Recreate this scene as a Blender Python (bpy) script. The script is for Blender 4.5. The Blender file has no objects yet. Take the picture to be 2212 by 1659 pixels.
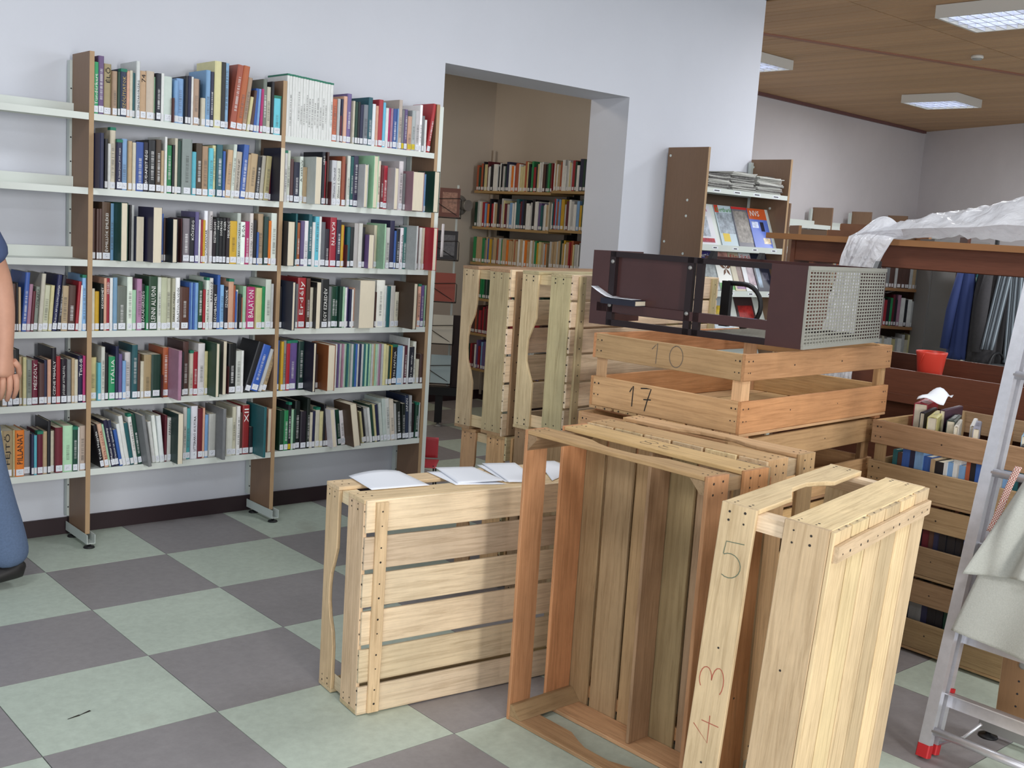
import bpy, math, random
from mathutils import Vector, Matrix, noise
random.seed(11)
SC = bpy.context.scene
COL = SC.collection
PI = math.pi

# ---------------------------------------------------------------- camera
cam = bpy.data.cameras.new('camera'); co = bpy.data.objects.new('camera', cam); COL.objects.link(co)
yaw, pit, rol = 0.72478, 0.140611, 0.064725
f_ = Vector((math.sin(yaw)*math.cos(pit), math.cos(yaw)*math.cos(pit), -math.sin(pit)))
r_ = Vector((math.cos(yaw), -math.sin(yaw), 0)); u_ = r_.cross(f_)
r2 = math.cos(rol)*r_ + math.sin(rol)*u_; u2 = -math.sin(rol)*r_ + math.cos(rol)*u_
co.matrix_world = Matrix(((r2.x, u2.x, -f_.x, -1.92972), (r2.y, u2.y, -f_.y, -4.33383), (r2.z, u2.z, -f_.z, 1.46870), (0, 0, 0, 1)))
cam.sensor_fit = 'HORIZONTAL'; cam.sensor_width = 36.0; cam.lens = 36.0*2367.35/2212.0
cam.clip_start = 0.05; cam.clip_end = 100
SC.camera = co
# ---------------------------------------------------------------- light
SC.view_settings.view_transform = 'Standard'; SC.view_settings.look = 'None'
SC.view_settings.gamma = 1.0; SC.view_settings.use_curve_mapping = False
SC.view_settings.exposure = -0.12
w = bpy.data.worlds.new('sky'); SC.world = w; w.use_nodes = True
w.node_tree.nodes['Background'].inputs[0].default_value = (0.80, 0.89, 1.0, 1)
w.node_tree.nodes['Background'].inputs[1].default_value = 0.66
def area(name, loc, target, sx, sy, power, col):
    l = bpy.data.lights.new(name, 'AREA'); l.shape = 'RECTANGLE'; l.size = sx; l.size_y = sy; l.energy = power; l.color = col
    o = bpy.data.objects.new(name, l); COL.objects.link(o); o.location = loc
    d = Vector(target) - Vector(loc); o.rotation_euler = d.to_track_quat('-Z', 'Y').to_euler(); return o
area('window_light', (-0.95, -7.2, 1.75), (0.3, 0.0, 0.9), 0.75, 1.7, 165, (1.0, 0.97, 0.93))
area('window_light', (-4.2, -4.6, 1.35), (1.2, 0.3, 0.7), 3.0, 1.5, 75, (0.93, 0.96, 1.0))
area('window_light', (5.0, -6.6, 2.1), (4.5, 0.0, 1.0), 3.4, 1.5, 110, (0.93, 0.96, 1.0))
for lx, ly, le in ((-1.6, -1.6, 26), (-1.4, -4.4, 30), (1.6, -4.2, 33), (1.5, -1.7, 30), (4.6, -2.6, 40), (7.6, -1.4, 40)): area('unseen_ceiling_light', (lx, ly, 3.03), (lx, ly, 0), 0.6, 0.6, le, (0.94, 0.97, 1.0))  # overhead lights out of view, no fixtures, added to brighten floor and crate tops
area('alcove_warm_fill', (1.6, 2.2, 2.9), (2.6, 2.0, 0.3), 0.5, 0.5, 15, (1.0, 0.86, 0.70))  # added warm fill, no lamp built, tints the room behind the opening

# ---------------------------------------------------------------- helpers
def lin(c):
    out = []
    for v in c[:3]:
        v = v/255.0
        out.append(v/12.92 if v <= 0.04045 else ((v+0.055)/1.055)**2.4)
    return tuple(out)+(1.0,)
MATS = {}
def mat(name, col, rough=0.5, metal=0.0, nscale=0.0, namt=0.0, bump=0.0, bscale=80.0, objcol=False, spec=0.4, coat=0.0, stretch=None, rnd=0.0, grain=0.0, stain=None):
    if name in MATS: return MATS[name]
    m = bpy.data.materials.new(name); m.use_nodes = True; nt = m.node_tree; N = nt.nodes; L = nt.links
    b = N['Principled BSDF']; b.inputs['Roughness'].default_value = rough; b.inputs['Metallic'].default_value = metal
    b.inputs['Specular IOR Level'].default_value = spec; b.inputs['Coat Weight'].default_value = coat
    c = lin(col); b.inputs['Base Color'].default_value = c
    m.diffuse_color = c
    src = None
    oi = N.new('ShaderNodeObjectInfo')
    if objcol: src = oi.outputs['Color']
    tc = N.new('ShaderNodeTexCoord'); mp = N.new('ShaderNodeMapping')
    if stretch: mp.inputs['Scale'].default_value = stretch
    add = N.new('ShaderNodeVectorMath'); add.operation = 'ADD'
    mul = N.new('ShaderNodeVectorMath'); mul.operation = 'SCALE'; mul.inputs[0].default_value = (13.1, 7.7, 5.3)
    L.new(oi.outputs['Random'], mul.inputs['Scale'])
    L.new(tc.outputs['Object'], add.inputs[0]); L.new(mul.outputs[0], add.inputs[1]); L.new(add.outputs[0], mp.inputs['Vector'])
    def mix(a, bcol, facsock, mode='MULTIPLY'):
        x = N.new('ShaderNodeMix'); x.data_type = 'RGBA'; x.blend_type = mode
        if a is None: x.inputs['A'].default_value = c
        else: L.new(a, x.inputs['A'])
        if isinstance(bcol, tuple): x.inputs['B'].default_value = bcol
        else: L.new(bcol, x.inputs['B'])
        if isinstance(facsock, float): x.inputs['Factor'].default_value = facsock
        else: L.new(facsock, x.inputs['Factor'])
        return x.outputs['Result']
    def ramp(sock, stops):
        r = N.new('ShaderNodeValToRGB'); L.new(sock, r.inputs['Fac']); e = r.color_ramp.elements
        e[0].position, e[0].color = stops[0][0], stops[0][1]; e[1].position, e[1].color = stops[-1][0], stops[-1][1]
        for p, k in stops[1:-1]:
            q = e.new(p); q.color = k
        return r.outputs['Color']
    if nscale:
        n = N.new('ShaderNodeTexNoise'); n.inputs['Scale'].default_value = nscale; n.inputs['Detail'].default_value = 5; n.inputs['Roughness'].default_value = 0.65
        L.new(mp.outputs[0], n.inputs['Vector'])
        g0, g1 = 1-namt, 1+namt
        rr = ramp(n.outputs['Fac'], [(0.3, (g0, g0, g0, 1)), (0.7, (g1, g1, g1, 1))])
        src = mix(src, rr, 1.0)
    if grain:
        mp2 = N.new('ShaderNodeMapping'); mp2.inputs['Scale'].default_value = (1.3, 26, 26); L.new(add.outputs[0], mp2.inputs['Vector'])
        n2 = N.new('ShaderNodeTexNoise'); n2.inputs['Scale'].default_value = 3.2; n2.inputs['Detail'].default_value = 6; n2.inputs['Roughness'].default_value = 0.7; n2.inputs['Distortion'].default_value = 0.6
        L.new(mp2.outputs[0], n2.inputs['Vector'])
        k = 1-grain
        rr = ramp(n2.outputs['Fac'], [(0.3, (k, k*0.94, k*0.86, 1)), (0.55, (1, 1, 1, 1)), (0.75, (1.06, 1.04, 1.0, 1))])
        src = mix(src, rr, 1.0)
    if stain:
        n3 = N.new('ShaderNodeTexNoise'); n3.inputs['Scale'].default_value = stain[0]; n3.inputs['Detail'].default_value = 6
        mp3 = N.new('ShaderNodeMapping'); mp3.inputs['Scale'].default_value = stain[3] if len(stain) > 3 else (1, 1, 1); L.new(add.outputs[0], mp3.inputs['Vector'])
        L.new(mp3.outputs[0], n3.inputs['Vector'])
        rr = ramp(n3.outputs['Fac'], [(stain[1], (0, 0, 0, 1)), (stain[1]+0.16, (1, 1, 1, 1))])
        src = mix(src, lin(stain[2]), rr, 'MIX')
    if rnd:
        mr = N.new('ShaderNodeMapRange'); mr.inputs['To Min'].default_value = 1-rnd; mr.inputs['To Max'].default_value = 1+rnd
        L.new(oi.outputs['Random'], mr.inputs['Value']); cx = N.new('ShaderNodeCombineColor')
        for i in range(3): L.new(mr.outputs[0], cx.inputs[i])
        src = mix(src, cx.outputs[0], 1.0)
    if src is not None: L.new(src, b.inputs['Base Color'])
    if bump:
        n4 = N.new('ShaderNodeTexNoise'); n4.inputs['Scale'].default_value = bscale; n4.inputs['Detail'].default_value = 4
        mp4 = N.new('ShaderNodeMapping'); mp4.inputs['Scale'].default_value = (0.08, 1, 1) if grain else (1, 1, 1); L.new(add.outputs[0], mp4.inputs['Vector'])
        L.new(mp4.outputs[0], n4.inputs['Vector'])
        bm = N.new('ShaderNodeBump'); bm.inputs['Strength'].default_value = bump; bm.inputs['Distance'].default_value = 0.004
        L.new(n4.outputs['Fac'], bm.inputs['Height']); L.new(bm.outputs[0], b.inputs['Normal'])
    MATS[name] = m; return m

class MB:
    def __init__(s): s.v = []; s.f = []; s.m = []; s.sm = []
    def quad(s, *i, m=0, smooth=False): s.f.append(tuple(i)); s.m.append(m); s.sm.append(smooth)
    def box(s, x0, y0, z0, x1, y1, z1, m=0):
        b = len(s.v)
        s.v += [(x0, y0, z0), (x1, y0, z0), (x1, y1, z0), (x0, y1, z0), (x0, y0, z1), (x1, y0, z1), (x1, y1, z1), (x0, y1, z1)]
        for q in ((0, 3, 2, 1), (4, 5, 6, 7), (0, 1, 5, 4), (1, 2, 6, 5), (2, 3, 7, 6), (3, 0, 4, 7)): s.quad(*[b+k for k in q], m=m)
        return s
    def xbox(s, M, x0, y0, z0, x1, y1, z1, m=0):
        b = len(s.v); s.box(x0, y0, z0, x1, y1, z1, m)
        for k in range(b, len(s.v)): s.v[k] = tuple(M @ Vector(s.v[k]))
        return s
    def cbox(s, x0, y0, z0, x1, y1, z1, c=0.004, m=0):   # box with chamfered edges along its longest run
        poly = [(x0+c, y0), (x1-c, y0), (x1, y0+c), (x1, y1-c), (x1-c, y1), (x0+c, y1), (x0, y1-c), (x0, y0+c)]
        return s.prism(poly, z0, z1, m)
    def prism(s, poly, z0, z1, m=0, M=None, smooth=False):   # polygon in XY, extruded in Z
        b = len(s.v); n = len(poly)
        pts = [(x, y, z0) for x, y in poly]+[(x, y, z1) for x, y in poly]
        if M is not None: pts = [tuple(M @ Vector(p)) for p in pts]
        s.v += pts
        s.quad(*[b+n-1-k for k in range(n)], m=m); s.quad(*[b+n+k for k in range(n)], m=m)
        for k in range(n): s.quad(b+k, b+(k+1) % n, b+n+(k+1) % n, b+n+k, m=m, smooth=smooth)
        return s
    def tube(s, pts, r, n=8, m=0, cap=True):
        pts = [Vector(p) for p in pts]; b = len(s.v); N = len(pts); up = None
        for i, p in enumerate(pts):
            t = (pts[min(i+1, N-1)]-pts[max(i-1, 0)]).normalized()
            if up is None: up = t.orthogonal().normalized()
            up = (up - t*up.dot(t)).normalized(); sd = t.cross(up)
            rr = r[i] if isinstance(r, (list, tuple)) else r
            for k in range(n):
                a = 2*PI*k/n; s.v.append(tuple(p+up*math.cos(a)*rr+sd*math.sin(a)*rr))
        for i in range(N-1):
            for k in range(n): s.quad(b+i*n+k, b+i*n+(k+1) % n, b+(i+1)*n+(k+1) % n, b+(i+1)*n+k, m=m, smooth=True)
        if cap:
            s.quad(*[b+n-1-k for k in range(n)], m=m); s.quad(*[b+(N-1)*n+k for k in range(n)], m=m)
        return s
    def lathe(s, prof, n=20, c=(0, 0, 0), m=0, M=None):    # prof: (radius, z)
        b = len(s.v)
        for r, z in prof:
            for k in range(n):
                a = 2*PI*k/n; p = Vector((c[0]+r*math.cos(a), c[1]+r*math.sin(a), c[2]+z)); s.v.append(tuple(M @ p if M is not None else p))
        for i in range(len(prof)-1):
            for k in range(n): s.quad(b+i*n+k, b+i*n+(k+1) % n, b+(i+1)*n+(k+1) % n, b+(i+1)*n+k, m=m, smooth=True)
        s.quad(*[b+n-1-k for k in range(n)], m=m); s.quad(*[b+(len(prof)-1)*n+k for k in range(n)], m=m)
        return s
    def surf(s, fn, nu, nv, m=0, thick=0.0):               # fn(u,v)->point
        b = len(s.v); P = [[Vector(fn(i/nu, j/nv)) for j in range(nv+1)] for i in range(nu+1)]
        for row in P:
            for p in row: s.v.append(tuple(p))
        idx = lambda i, j: b+i*(nv+1)+j
        for i in range(nu):
            for j in range(nv): s.quad(idx(i, j), idx(i+1, j), idx(i+1, j+1), idx(i, j+1), m=m, smooth=True)
        if thick:
            b2 = len(s.v)
            for i in range(nu+1):
                for j in range(nv+1):
                    du = P[min(i+1, nu)][j]-P[max(i-1, 0)][j]; dv = P[i][min(j+1, nv)]-P[i][max(j-1, 0)]
                    n = du.cross(dv)
                    n = n.normalized() if n.length > 1e-9 else Vector((0, 0, 1))
                    s.v.append(tuple(P[i][j]-n*thick))
            id2 = lambda i, j: b2+i*(nv+1)+j
            for i in range(nu):
                for j in range(nv): s.quad(id2(i, j), id2(i, j+1), id2(i+1, j+1), id2(i+1, j), m=m, smooth=True)
            for i in range(nu):
                s.quad(idx(i, 0), id2(i, 0), id2(i+1, 0), idx(i+1, 0), m=m); s.quad(idx(i, nv), idx(i+1, nv), id2(i+1, nv), id2(i, nv), m=m)
            for j in range(nv):
                s.quad(idx(0, j), idx(0, j+1), id2(0, j+1), id2(0, j), m=m); s.quad(idx(nu, j), id2(nu, j), id2(nu, j+1), idx(nu, j+1), m=m)
        return s
    def mesh(s, name, mats):
        me = bpy.data.meshes.new(name); me.from_pydata(s.v, [], s.f)
        for x in (mats if isinstance(mats, (list, tuple)) else [mats]): me.materials.append(x)
        me.polygons.foreach_set('material_index', s.m); me.polygons.foreach_set('use_smooth', s.sm); me.update(); return me
    def obj(s, name, mats, parent=None, M=None, **kw): return link(name, s.mesh(name, mats), parent, M, **kw)
def link(name, data, parent=None, M=None, color=None, kind=None, label=None, cat=None, group=None):
    o = bpy.data.objects.new(name, data); COL.objects.link(o)
    if parent is not None: o.parent = parent
    if M is not None: o.matrix_local = M
    if color is not None: o.color = color
    if kind: o['kind'] = kind
    if label: o['label'] = label
    if cat: o['category'] = cat
    if group: o['group'] = group
    return o
def thing(name, label, cat, M=None, group=None): 
    o = link(name, None, None, M, label=label, cat=cat, group=group); o.empty_display_size = 0.1; return o
def T(x, y, z): return Matrix.Translation((x, y, z))
def RZ(a): return Matrix.Rotation(a, 4, 'Z')
def axes(o, x, y):
    x = Vector(x).normalized(); y = Vector(y); y = (y-x*y.dot(x)).normalized(); z = x.cross(y)
    return Matrix(((x.x, y.x, z.x, o[0]), (x.y, y.y, z.y, o[1]), (x.z, y.z, z.z, o[2]), (0, 0, 0, 1)))
TXT = {}
def text_mesh(txt, m):
    k = (txt, m.name)
    if k in TXT: return TXT[k]
    c = bpy.data.curves.new('lettering', 'FONT'); c.body = txt; c.size = 1.0; c.resolution_u = 1; c.extrude = 0.01; c.align_x = 'LEFT'
    o = bpy.data.objects.new('lettering', c); COL.objects.link(o)
    dg = bpy.context.evaluated_depsgraph_get(); me = bpy.data.meshes.new_from_object(o.evaluated_get(dg))
    bpy.data.objects.remove(o); bpy.data.curves.remove(c)
    me.materials.clear(); me.materials.append(m)
    xs = [v.co.x for v in me.vertices]; ys = [v.co.y for v in me.vertices]
    bb = (min(xs), max(xs), min(ys), max(ys)) if xs else (0, 1, 0, 1)
    TXT[k] = (me, bb); return TXT[k]
def lettering(name, txt, m, parent, origin, xdir, ydir, length, height, **kw):
    """fit text into length x height; origin = lower left corner"""
    me, bb = text_mesh(txt, m); sx = length/(bb[1]-bb[0]); sy = height/(bb[3]-bb[2])
    A = axes(origin, xdir, ydir) @ Matrix.Diagonal((sx, sy, min(sx, sy), 1)) @ T(-bb[0], -bb[2], 0.01)
    return link(name, me, parent, A, **kw)
# ---------------------------------------------------------------- materials
M_WALL = mat('white_plaster', (214, 217, 226), 0.85, nscale=1.5, namt=0.02, bump=0.15, bscale=60)
M_WALLB = mat('beige_plaster', (206, 196, 184), 0.88, nscale=1.5, namt=0.03, bump=0.15, bscale=60)
M_WALLF = mat('grey_plaster', (208, 203, 205), 0.88, nscale=1.2, namt=0.04, bump=0.15, bscale=60)
M_BASE = mat('dark_skirting', (52, 38, 42), 0.5)
M_TL = mat('linoleum_light', (182, 193, 180), 0.45, nscale=38, namt=0.09, rnd=0.025, stain=(3.0, 0.66, (160, 163, 150)))
M_TD = mat('linoleum_dark', (142, 138, 139), 0.45, nscale=38, namt=0.08, rnd=0.03, stain=(3.0, 0.66, (140, 138, 138)))
M_GAP = mat('floor_joint', (84, 82, 80), 0.8)
M_PLANK = mat('ceiling_pine', (176, 140, 104), 0.6, rnd=0.09, nscale=60, namt=0.1, stretch=(4, 0.25, 4))
M_DARK = mat('dark_void', (40, 32, 26), 0.9)
M_TRIMR = mat('red_brown_batten', (142, 96, 78), 0.6)
M_SHELFW = mat('white_painted_steel', (218, 224, 218), 0.35, nscale=6, namt=0.02)
M_UPR = mat('grey_white_steel', (196, 204, 200), 0.4)
M_LAM = mat('brown_laminate', (134, 106, 84), 0.5, nscale=30, namt=0.07, stretch=(6, 6, 0.35))
M_LAME = mat('tan_edge_band', (176, 146, 112), 0.5, nscale=20, namt=0.04)
M_FOOT = mat('grey_steel', (150, 150, 148), 0.4, metal=0.3)
M_BLACK = mat('black_plastic', (26, 26, 28), 0.45)
M_HOLE = mat('dark_hole', (46, 46, 50), 0.8)
M_ALU = mat('aluminium', (206, 206, 212), 0.36, metal=0.55, nscale=40, namt=0.06, stretch=(1, 1, 0.1))
M_INK = mat('dark_ink', (28, 26, 30), 0.6)
M_INKW = mat('white_ink', (232, 232, 228), 0.6)
M_INKR = mat('red_ink', (150, 62, 58), 0.6)
M_INKG = mat('gold_ink', (200, 172, 104), 0.5)

# ---------------------------------------------------------------- room shell
WY = 0.495; CZ = 3.13
m = MB(); m.box(-4.0, -7.0, -0.20, 13.0, 4.0, -0.006)
floor = m.obj('floor', M_GAP, kind='structure')
tile = MB().box(0.0012, 0.0012, -0.006, 0.4988, 0.4988, 0.0)
tl = tile.mesh('tile', M_TL); td = tile.mesh('tile', M_TD)
for i in range(-4, 12):
    for j in range(-9, 7):
        lt = (i+j) % 2
        o = link('tile', tl if lt else td, floor, T(i*0.5, j*0.5, random.uniform(-0.0006, 0.0004)))
m = MB()
for i in range(-8, 26):
    for j in range(-14, 7):
        if -4 <= i < 12 and -9 <= j < 7: continue
        m.box(i*0.5+0.0012, j*0.5+0.0012, -0.006, i*0.5+0.4988, j*0.5+0.4988, 0.0, m=(i+j) % 2)
m.obj('outer_tiles', [M_TD, M_TL], floor, kind='stuff')
# scuffs on the floor
def scuff(name, pts, wd, mt):
    m = MB()
    for a, b in zip(pts[:-1], pts[1:]):
        a = Vector(a); b = Vector(b); d = (b-a).normalized(); n = Vector((-d.y, d.x, 0))*wd
        k = len(m.v); m.v += [tuple(a-n*0.3), tuple(b-n), tuple(b+n), tuple(a+n*0.3)]; m.quad(k, k+1, k+2, k+3)
    m.obj(name, mt, floor)
scuff('scuff_mark', [(-0.872, -1.32, 0.0012), (-0.835, -1.312, 0.0012), (-0.80, -1.30, 0.0012)], 0.004, M_DARK)
# main white wall with the opening
m = MB(); TH = 0.335
m.box(-4.0, WY, 0, 1.725, WY+TH, CZ); m.box(3.166, WY, 0, 4.45, WY+TH, CZ); m.box(1.725, WY, 2.321, 3.166, WY+TH, CZ)
m.obj('wall_left', M_WALL, kind='structure')
m = MB(); m.box(-4.0, WY-0.012, 0, 1.722, WY-0.0005, 0.075); m.obj('baseboard_left', M_BASE, kind='structure')
m = MB(); m.box(3.18, WY-0.012, 0, 4.44, WY-0.0005, 0.075); m.obj('baseboard_middle', M_BASE, kind='structure')
# room behind the opening
m = MB(); m.box(0.2, 2.86, 0, 4.06, 3.0, CZ); m.obj('wall_alcove_back', M_WALLB, kind='structure')
m = MB(); m.box(4.06, WY+TH+0.001, 0, 4.20, 3.0, CZ); m.obj('wall_alcove_right', M_WALLB, kind='structure')
m = MB(); m.box(0.08, WY+TH+0.001, 0, 0.2, 3.0, CZ); m.obj('wall_alcove_left', M_WALLB, kind='structure')
m = MB(); m.box(0.201, 2.845, 0, 4.045, 2.859, 0.08); m.box(4.045, WY+TH+0.002, 0, 4.059, 2.859, 0.08); m.obj('baseboard_alcove', M_BASE, kind='structure')
m = MB(); m.tube([(4.03, 2.80, 0.05), (4.03, 2.80, 2.1)], 0.012, 8); m.obj('trim_1', M_WALLB, kind='structure')   # thin pipe in the corner
# far room
m = MB(); m.prism([(4.4, 3.15), (12.27, 3.55), (12.27, 3.75), (4.4, 3.35)], 0, CZ); m.obj('wall_far', M_WALLF, kind='structure')
m = MB(); m.prism([(12.27, 3.55), (9.4, -3.55), (9.55, -3.6), (12.45, 3.5)], 0, CZ); m.obj('wall_right', M_WALLF, kind='structure')
m = MB(); m.box(-4.0, -7.0, CZ+0.012, 13.0, 4.0, CZ+0.15); ceil = m.obj('ceiling', M_DARK, kind='structure')
pw = 0.098
pk = MB().cbox(-pw/2+0.003, 0, 0, pw/2-0.003, 0.011, 4.25, 0.002)
pkm = pk.mesh('plank', M_PLANK)
for k in range(86):
    x = 4.25+k*pw
    for y0 in ((-4.2, 0.05) if x < 12.3 else ()):
        if x < 4.45 and y0 > 0: continue
        ln = 4.24
        if y0 > 0: ln = 3.20+(x-4.4)*0.0508-y0
        link('plank', pkm, ceil, T(x, y0, CZ+random.uniform(0, 0.002)) @ Matrix(((1, 0, 0, 0), (0, 0, 1, 0), (0, 1, 0, 0), (0, 0, 0, 1))) @ Matrix.Diagonal((1, 1, ln/4.25, 1)))
m = MB(); d = Vector((2.704, -0.857, 0)).normalized()
m.xbox(axes((4.6, 1.494, CZ-0.004), d, (-d.y, d.x, 0)), 0, -0.03, -0.004, 6.6, 0.03, 0.006); m.obj('trim_2', M_TRIMR, kind='structure')
m = MB(); d = Vector((7.87, 0.40, 0)).normalized()
m.xbox(axes((4.45, 3.10, CZ-0.05), d, (-d.y, d.x, 0)), 0, 0, 0.018, 7.75, 0.045, 0.05); m.obj('trim_3', mat('dark_red_cornice', (112, 78, 76), 0.6), kind='structure')

# ---------------------------------------------------------------- ceiling lamps
M_LBOX = mat('lamp_housing', (206, 204, 198), 0.4)
M_LOUV = mat('lamp_louvre', (226, 230, 246), 0.25, metal=0.3)
def emis(name, col, s):
    mm = bpy.data.materials.new(name); mm.use_nodes = True; b = mm.node_tree.nodes['Principled BSDF']
    b.inputs['Emission Color'].default_value = lin(col); b.inputs['Emission Strength'].default_value = s; return mm
M_TUBE = emis('fluorescent_tube', (236, 244, 255), 4.0)
def ceiling_lamp(x0, y0, rz, label):
    """x0,y0 = corner, box 0.6 x 0.6, long tubes along local y"""
    t = thing('ceiling_lamp', label, 'lamp', T(x0, y0, CZ-0.085) @ RZ(rz), 'square louvred ceiling lamps')
    S = 0.60; h = 0.083
    m = MB(); m.box(0, 0, 0, S, 0.02, h); m.box(0, S-0.02, 0, S, S, h); m.box(0, 0.02, 0, 0.02, S-0.02, h); m.box(S-0.02, 0.02, 0, S, S-0.02, h); m.box(0.02, 0.02, h-0.01, S-0.02, S-0.02, h)
    m.obj('housing', M_LBOX, t)
    for k in range(4):
        MB().tube([(0.02+0.14*k+0.07, 0.025, 0.05), (0.02+0.14*k+0.07, S-0.025, 0.05)], 0.013, 8).obj('tube', M_TUBE, t)
    m = MB()
    for k in range(1, 4): m.box(0.02+0.14*k-0.006, 0.021, 0.002, 0.02+0.14*k+0.006, S-0.021, 0.032)
    for k in range(1, 8): m.box(0.021, 0.075*k-0.004, 0.002, S-0.021, 0.075*k+0.004, 0.034)
    m.obj('louvre', M_LOUV, t)
    l = bpy.data.lights.new('lamp_light', 'AREA'); l.shape = 'SQUARE'; l.size = 0.54; l.energy = 34; l.color = (0.93, 0.96, 1.0)
    o = link('lamp_light', l, t, T(0.3, 0.3, -0.006))
ceiling_lamp(8.93, 1.40, 0.05, 'square ceiling lamp in the middle of the wooden ceiling, both end faces in view')
ceiling_lamp(5.15, -0.98, 0.02, 'nearest and largest square ceiling lamp at the top right corner')
ceiling_lamp(6.0, 1.74, 0.03, 'square ceiling lamp half hidden behind the end of the white wall')
t = thing('smoke_detector', 'small round white smoke detector on the wooden ceiling', 'detector', T(7.05, 0.27, CZ-0.036))
MB().lathe([(0.048, 0.036), (0.05, 0.018), (0.044, 0.012)], 18).obj('base', M_LBOX, t)
MB().lathe([(0.040, 0.012), (0.036, 0.002), (0.015, 0.0)], 18).obj('sensor_head', M_FOOT, t)

# ---------------------------------------------------------------- library shelving on the main wall
YF = 0.2575; ZS = (1.8238, 1.5234, 1.2284, 0.9315, 0.6324, 0.3387)
PX = [-1.1291, -0.2505, 0.6281, 1.5067]; PT = 0.0195
shelf_things = {}
def shelf_board_mesh(x0, x1, yf, yb, zt, lip=0.027, back=0.0):
    m = MB(); m.box(x0, yf, zt-lip, x1, yf+0.0015, zt); m.box(x0, yf+0.0015, zt-0.003, x1, yb, zt-0.0005)
    m.box(x0, yf+0.0015, zt-lip, x1, yf+0.012, zt-lip+0.0015); m.box(x0, yb-0.0015, zt-0.02, x1, yb, zt-0.003)
    if back: m.box(x0, yb-0.02, zt-0.0005, x1, yb-0.004, zt+back)
    return m
unit = thing('bookcase', 'tall white steel bookcase with brown laminate panels along the white wall, full of books', 'bookcase', T(-0.25, 0.37, 0))
def up(m, name, mt, **kw): return m.obj(name, mt, unit, T(0.25, -0.37, 0), **kw)
for i, x in enumerate(PX):
    p = up(MB().box(x, YF+0.001, 0.055, x+PT, 0.452, 2.069, 0), 'side_panel', M_LAM)
    MB().box(x, YF, 0.055, x+PT, YF+0.001, 2.069).obj('edge_band', M_LAME, p, Matrix.Identity(4))
    u = MB(); u.box(x-0.010, 0.453, 0.09, x+0.028, 0.456, 2.045); u.box(x-0.010, 0.456, 0.09, x-0.007, 0.485, 2.045); u.box(x+0.025, 0.456, 0.09, x+0.028, 0.485, 2.045)
    uo = up(u, 'upright', M_UPR)
    h = MB()
    for q in range(19):
        zz = 0.13+q*0.10
        h.prism([(x-0.0045+0.0035*math.cos(a*PI/3), zz+0.0035*math.sin(a*PI/3)) for a in range(6)], 0, 0.001, M=Matrix(((1, 0, 0, 0), (0, 0, -1, 0.453), (0, 1, 0, 0), (0, 0, 0, 1))))
        h.prism([(x+0.0235+0.003*math.cos(a*PI/3), zz+0.003*math.sin(a*PI/3)) for a in range(6)], 0, 0.001, M=Matrix(((1, 0, 0, 0), (0, 0, -1, 0.453), (0, 1, 0, 0), (0, 0, 0, 1))))
    h.obj('slot_holes', M_HOLE, uo, Matrix.Identity(4), kind='stuff')
    b = MB(); b.box(x-0.008, YF-0.045, 0.022, x-0.0055, 0.47, 0.062); b.box(x+0.025, YF-0.045, 0.022, x+0.0275, 0.47, 0.062); b.box(x-0.0055, YF-0.045, 0.022, x+0.025, 0.47, 0.0245)
    bo = up(b, 'foot_bar', M_UPR)
    for yy in (YF-0.02, 0.43): MB().lathe([(0.024, 0), (0.022, 0.006), (0.008, 0.010), (0.006, 0.0218)], 14, (x+0.01, yy, 0)).obj('levelling_foot', M_BLACK, bo, Matrix.Identity(4))
for bay in range(3):
    x0 = PX[bay]+PT+0.0006; x1 = PX[bay+1]-0.0006
    for k, z in enumerate(ZS):
        up(shelf_board_mesh(x0, x1, YF+0.0015, 0.452, z-0.004*(bay == 0 and k > 3), back=0.045 if bay == 0 and k < 3 else 0), 'shelf', M_SHELFW)
up(MB().box(PX[3]+PT+0.0006, YF, 0.05, PX[3]+PT+0.024, 0.45, 2.06), 'end_panel', M_SHELFW)

# ---------------------------------------------------------------- books
PAL = dict(W=(226, 228, 226), C=(206, 200, 180), G=(186, 188, 188), g=(122, 124, 126), K=(34, 34, 40), N=(40, 44, 74), B=(58, 96, 168), b=(124, 164, 208),
    c=(92, 178, 196), T=(40, 96, 102), E=(44, 138, 84), e=(160, 200, 168), D=(34, 66, 54), R=(158, 42, 52), r=(96, 34, 46), O=(222, 122, 40), o=(168, 88, 60),
    Y=(198, 158, 46), y=(206, 198, 150), P=(104, 88, 136), p=(166, 124, 146), m=(176, 50, 110), M=(82, 58, 52), t=(184, 160, 126), s=(212, 164, 140))
CNAME = dict(W='white', C='cream', G='light grey', g='mid grey', K='black', N='navy blue', B='blue', b='light blue', c='turquoise', T='dark teal', E='green', e='pale green',
    D='dark green', R='red', r='dark red', O='orange', o='rust brown', Y='mustard yellow', y='pale yellow', P='purple', p='mauve', m='magenta', M='dark brown', t='tan', s='salmon pink')
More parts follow.
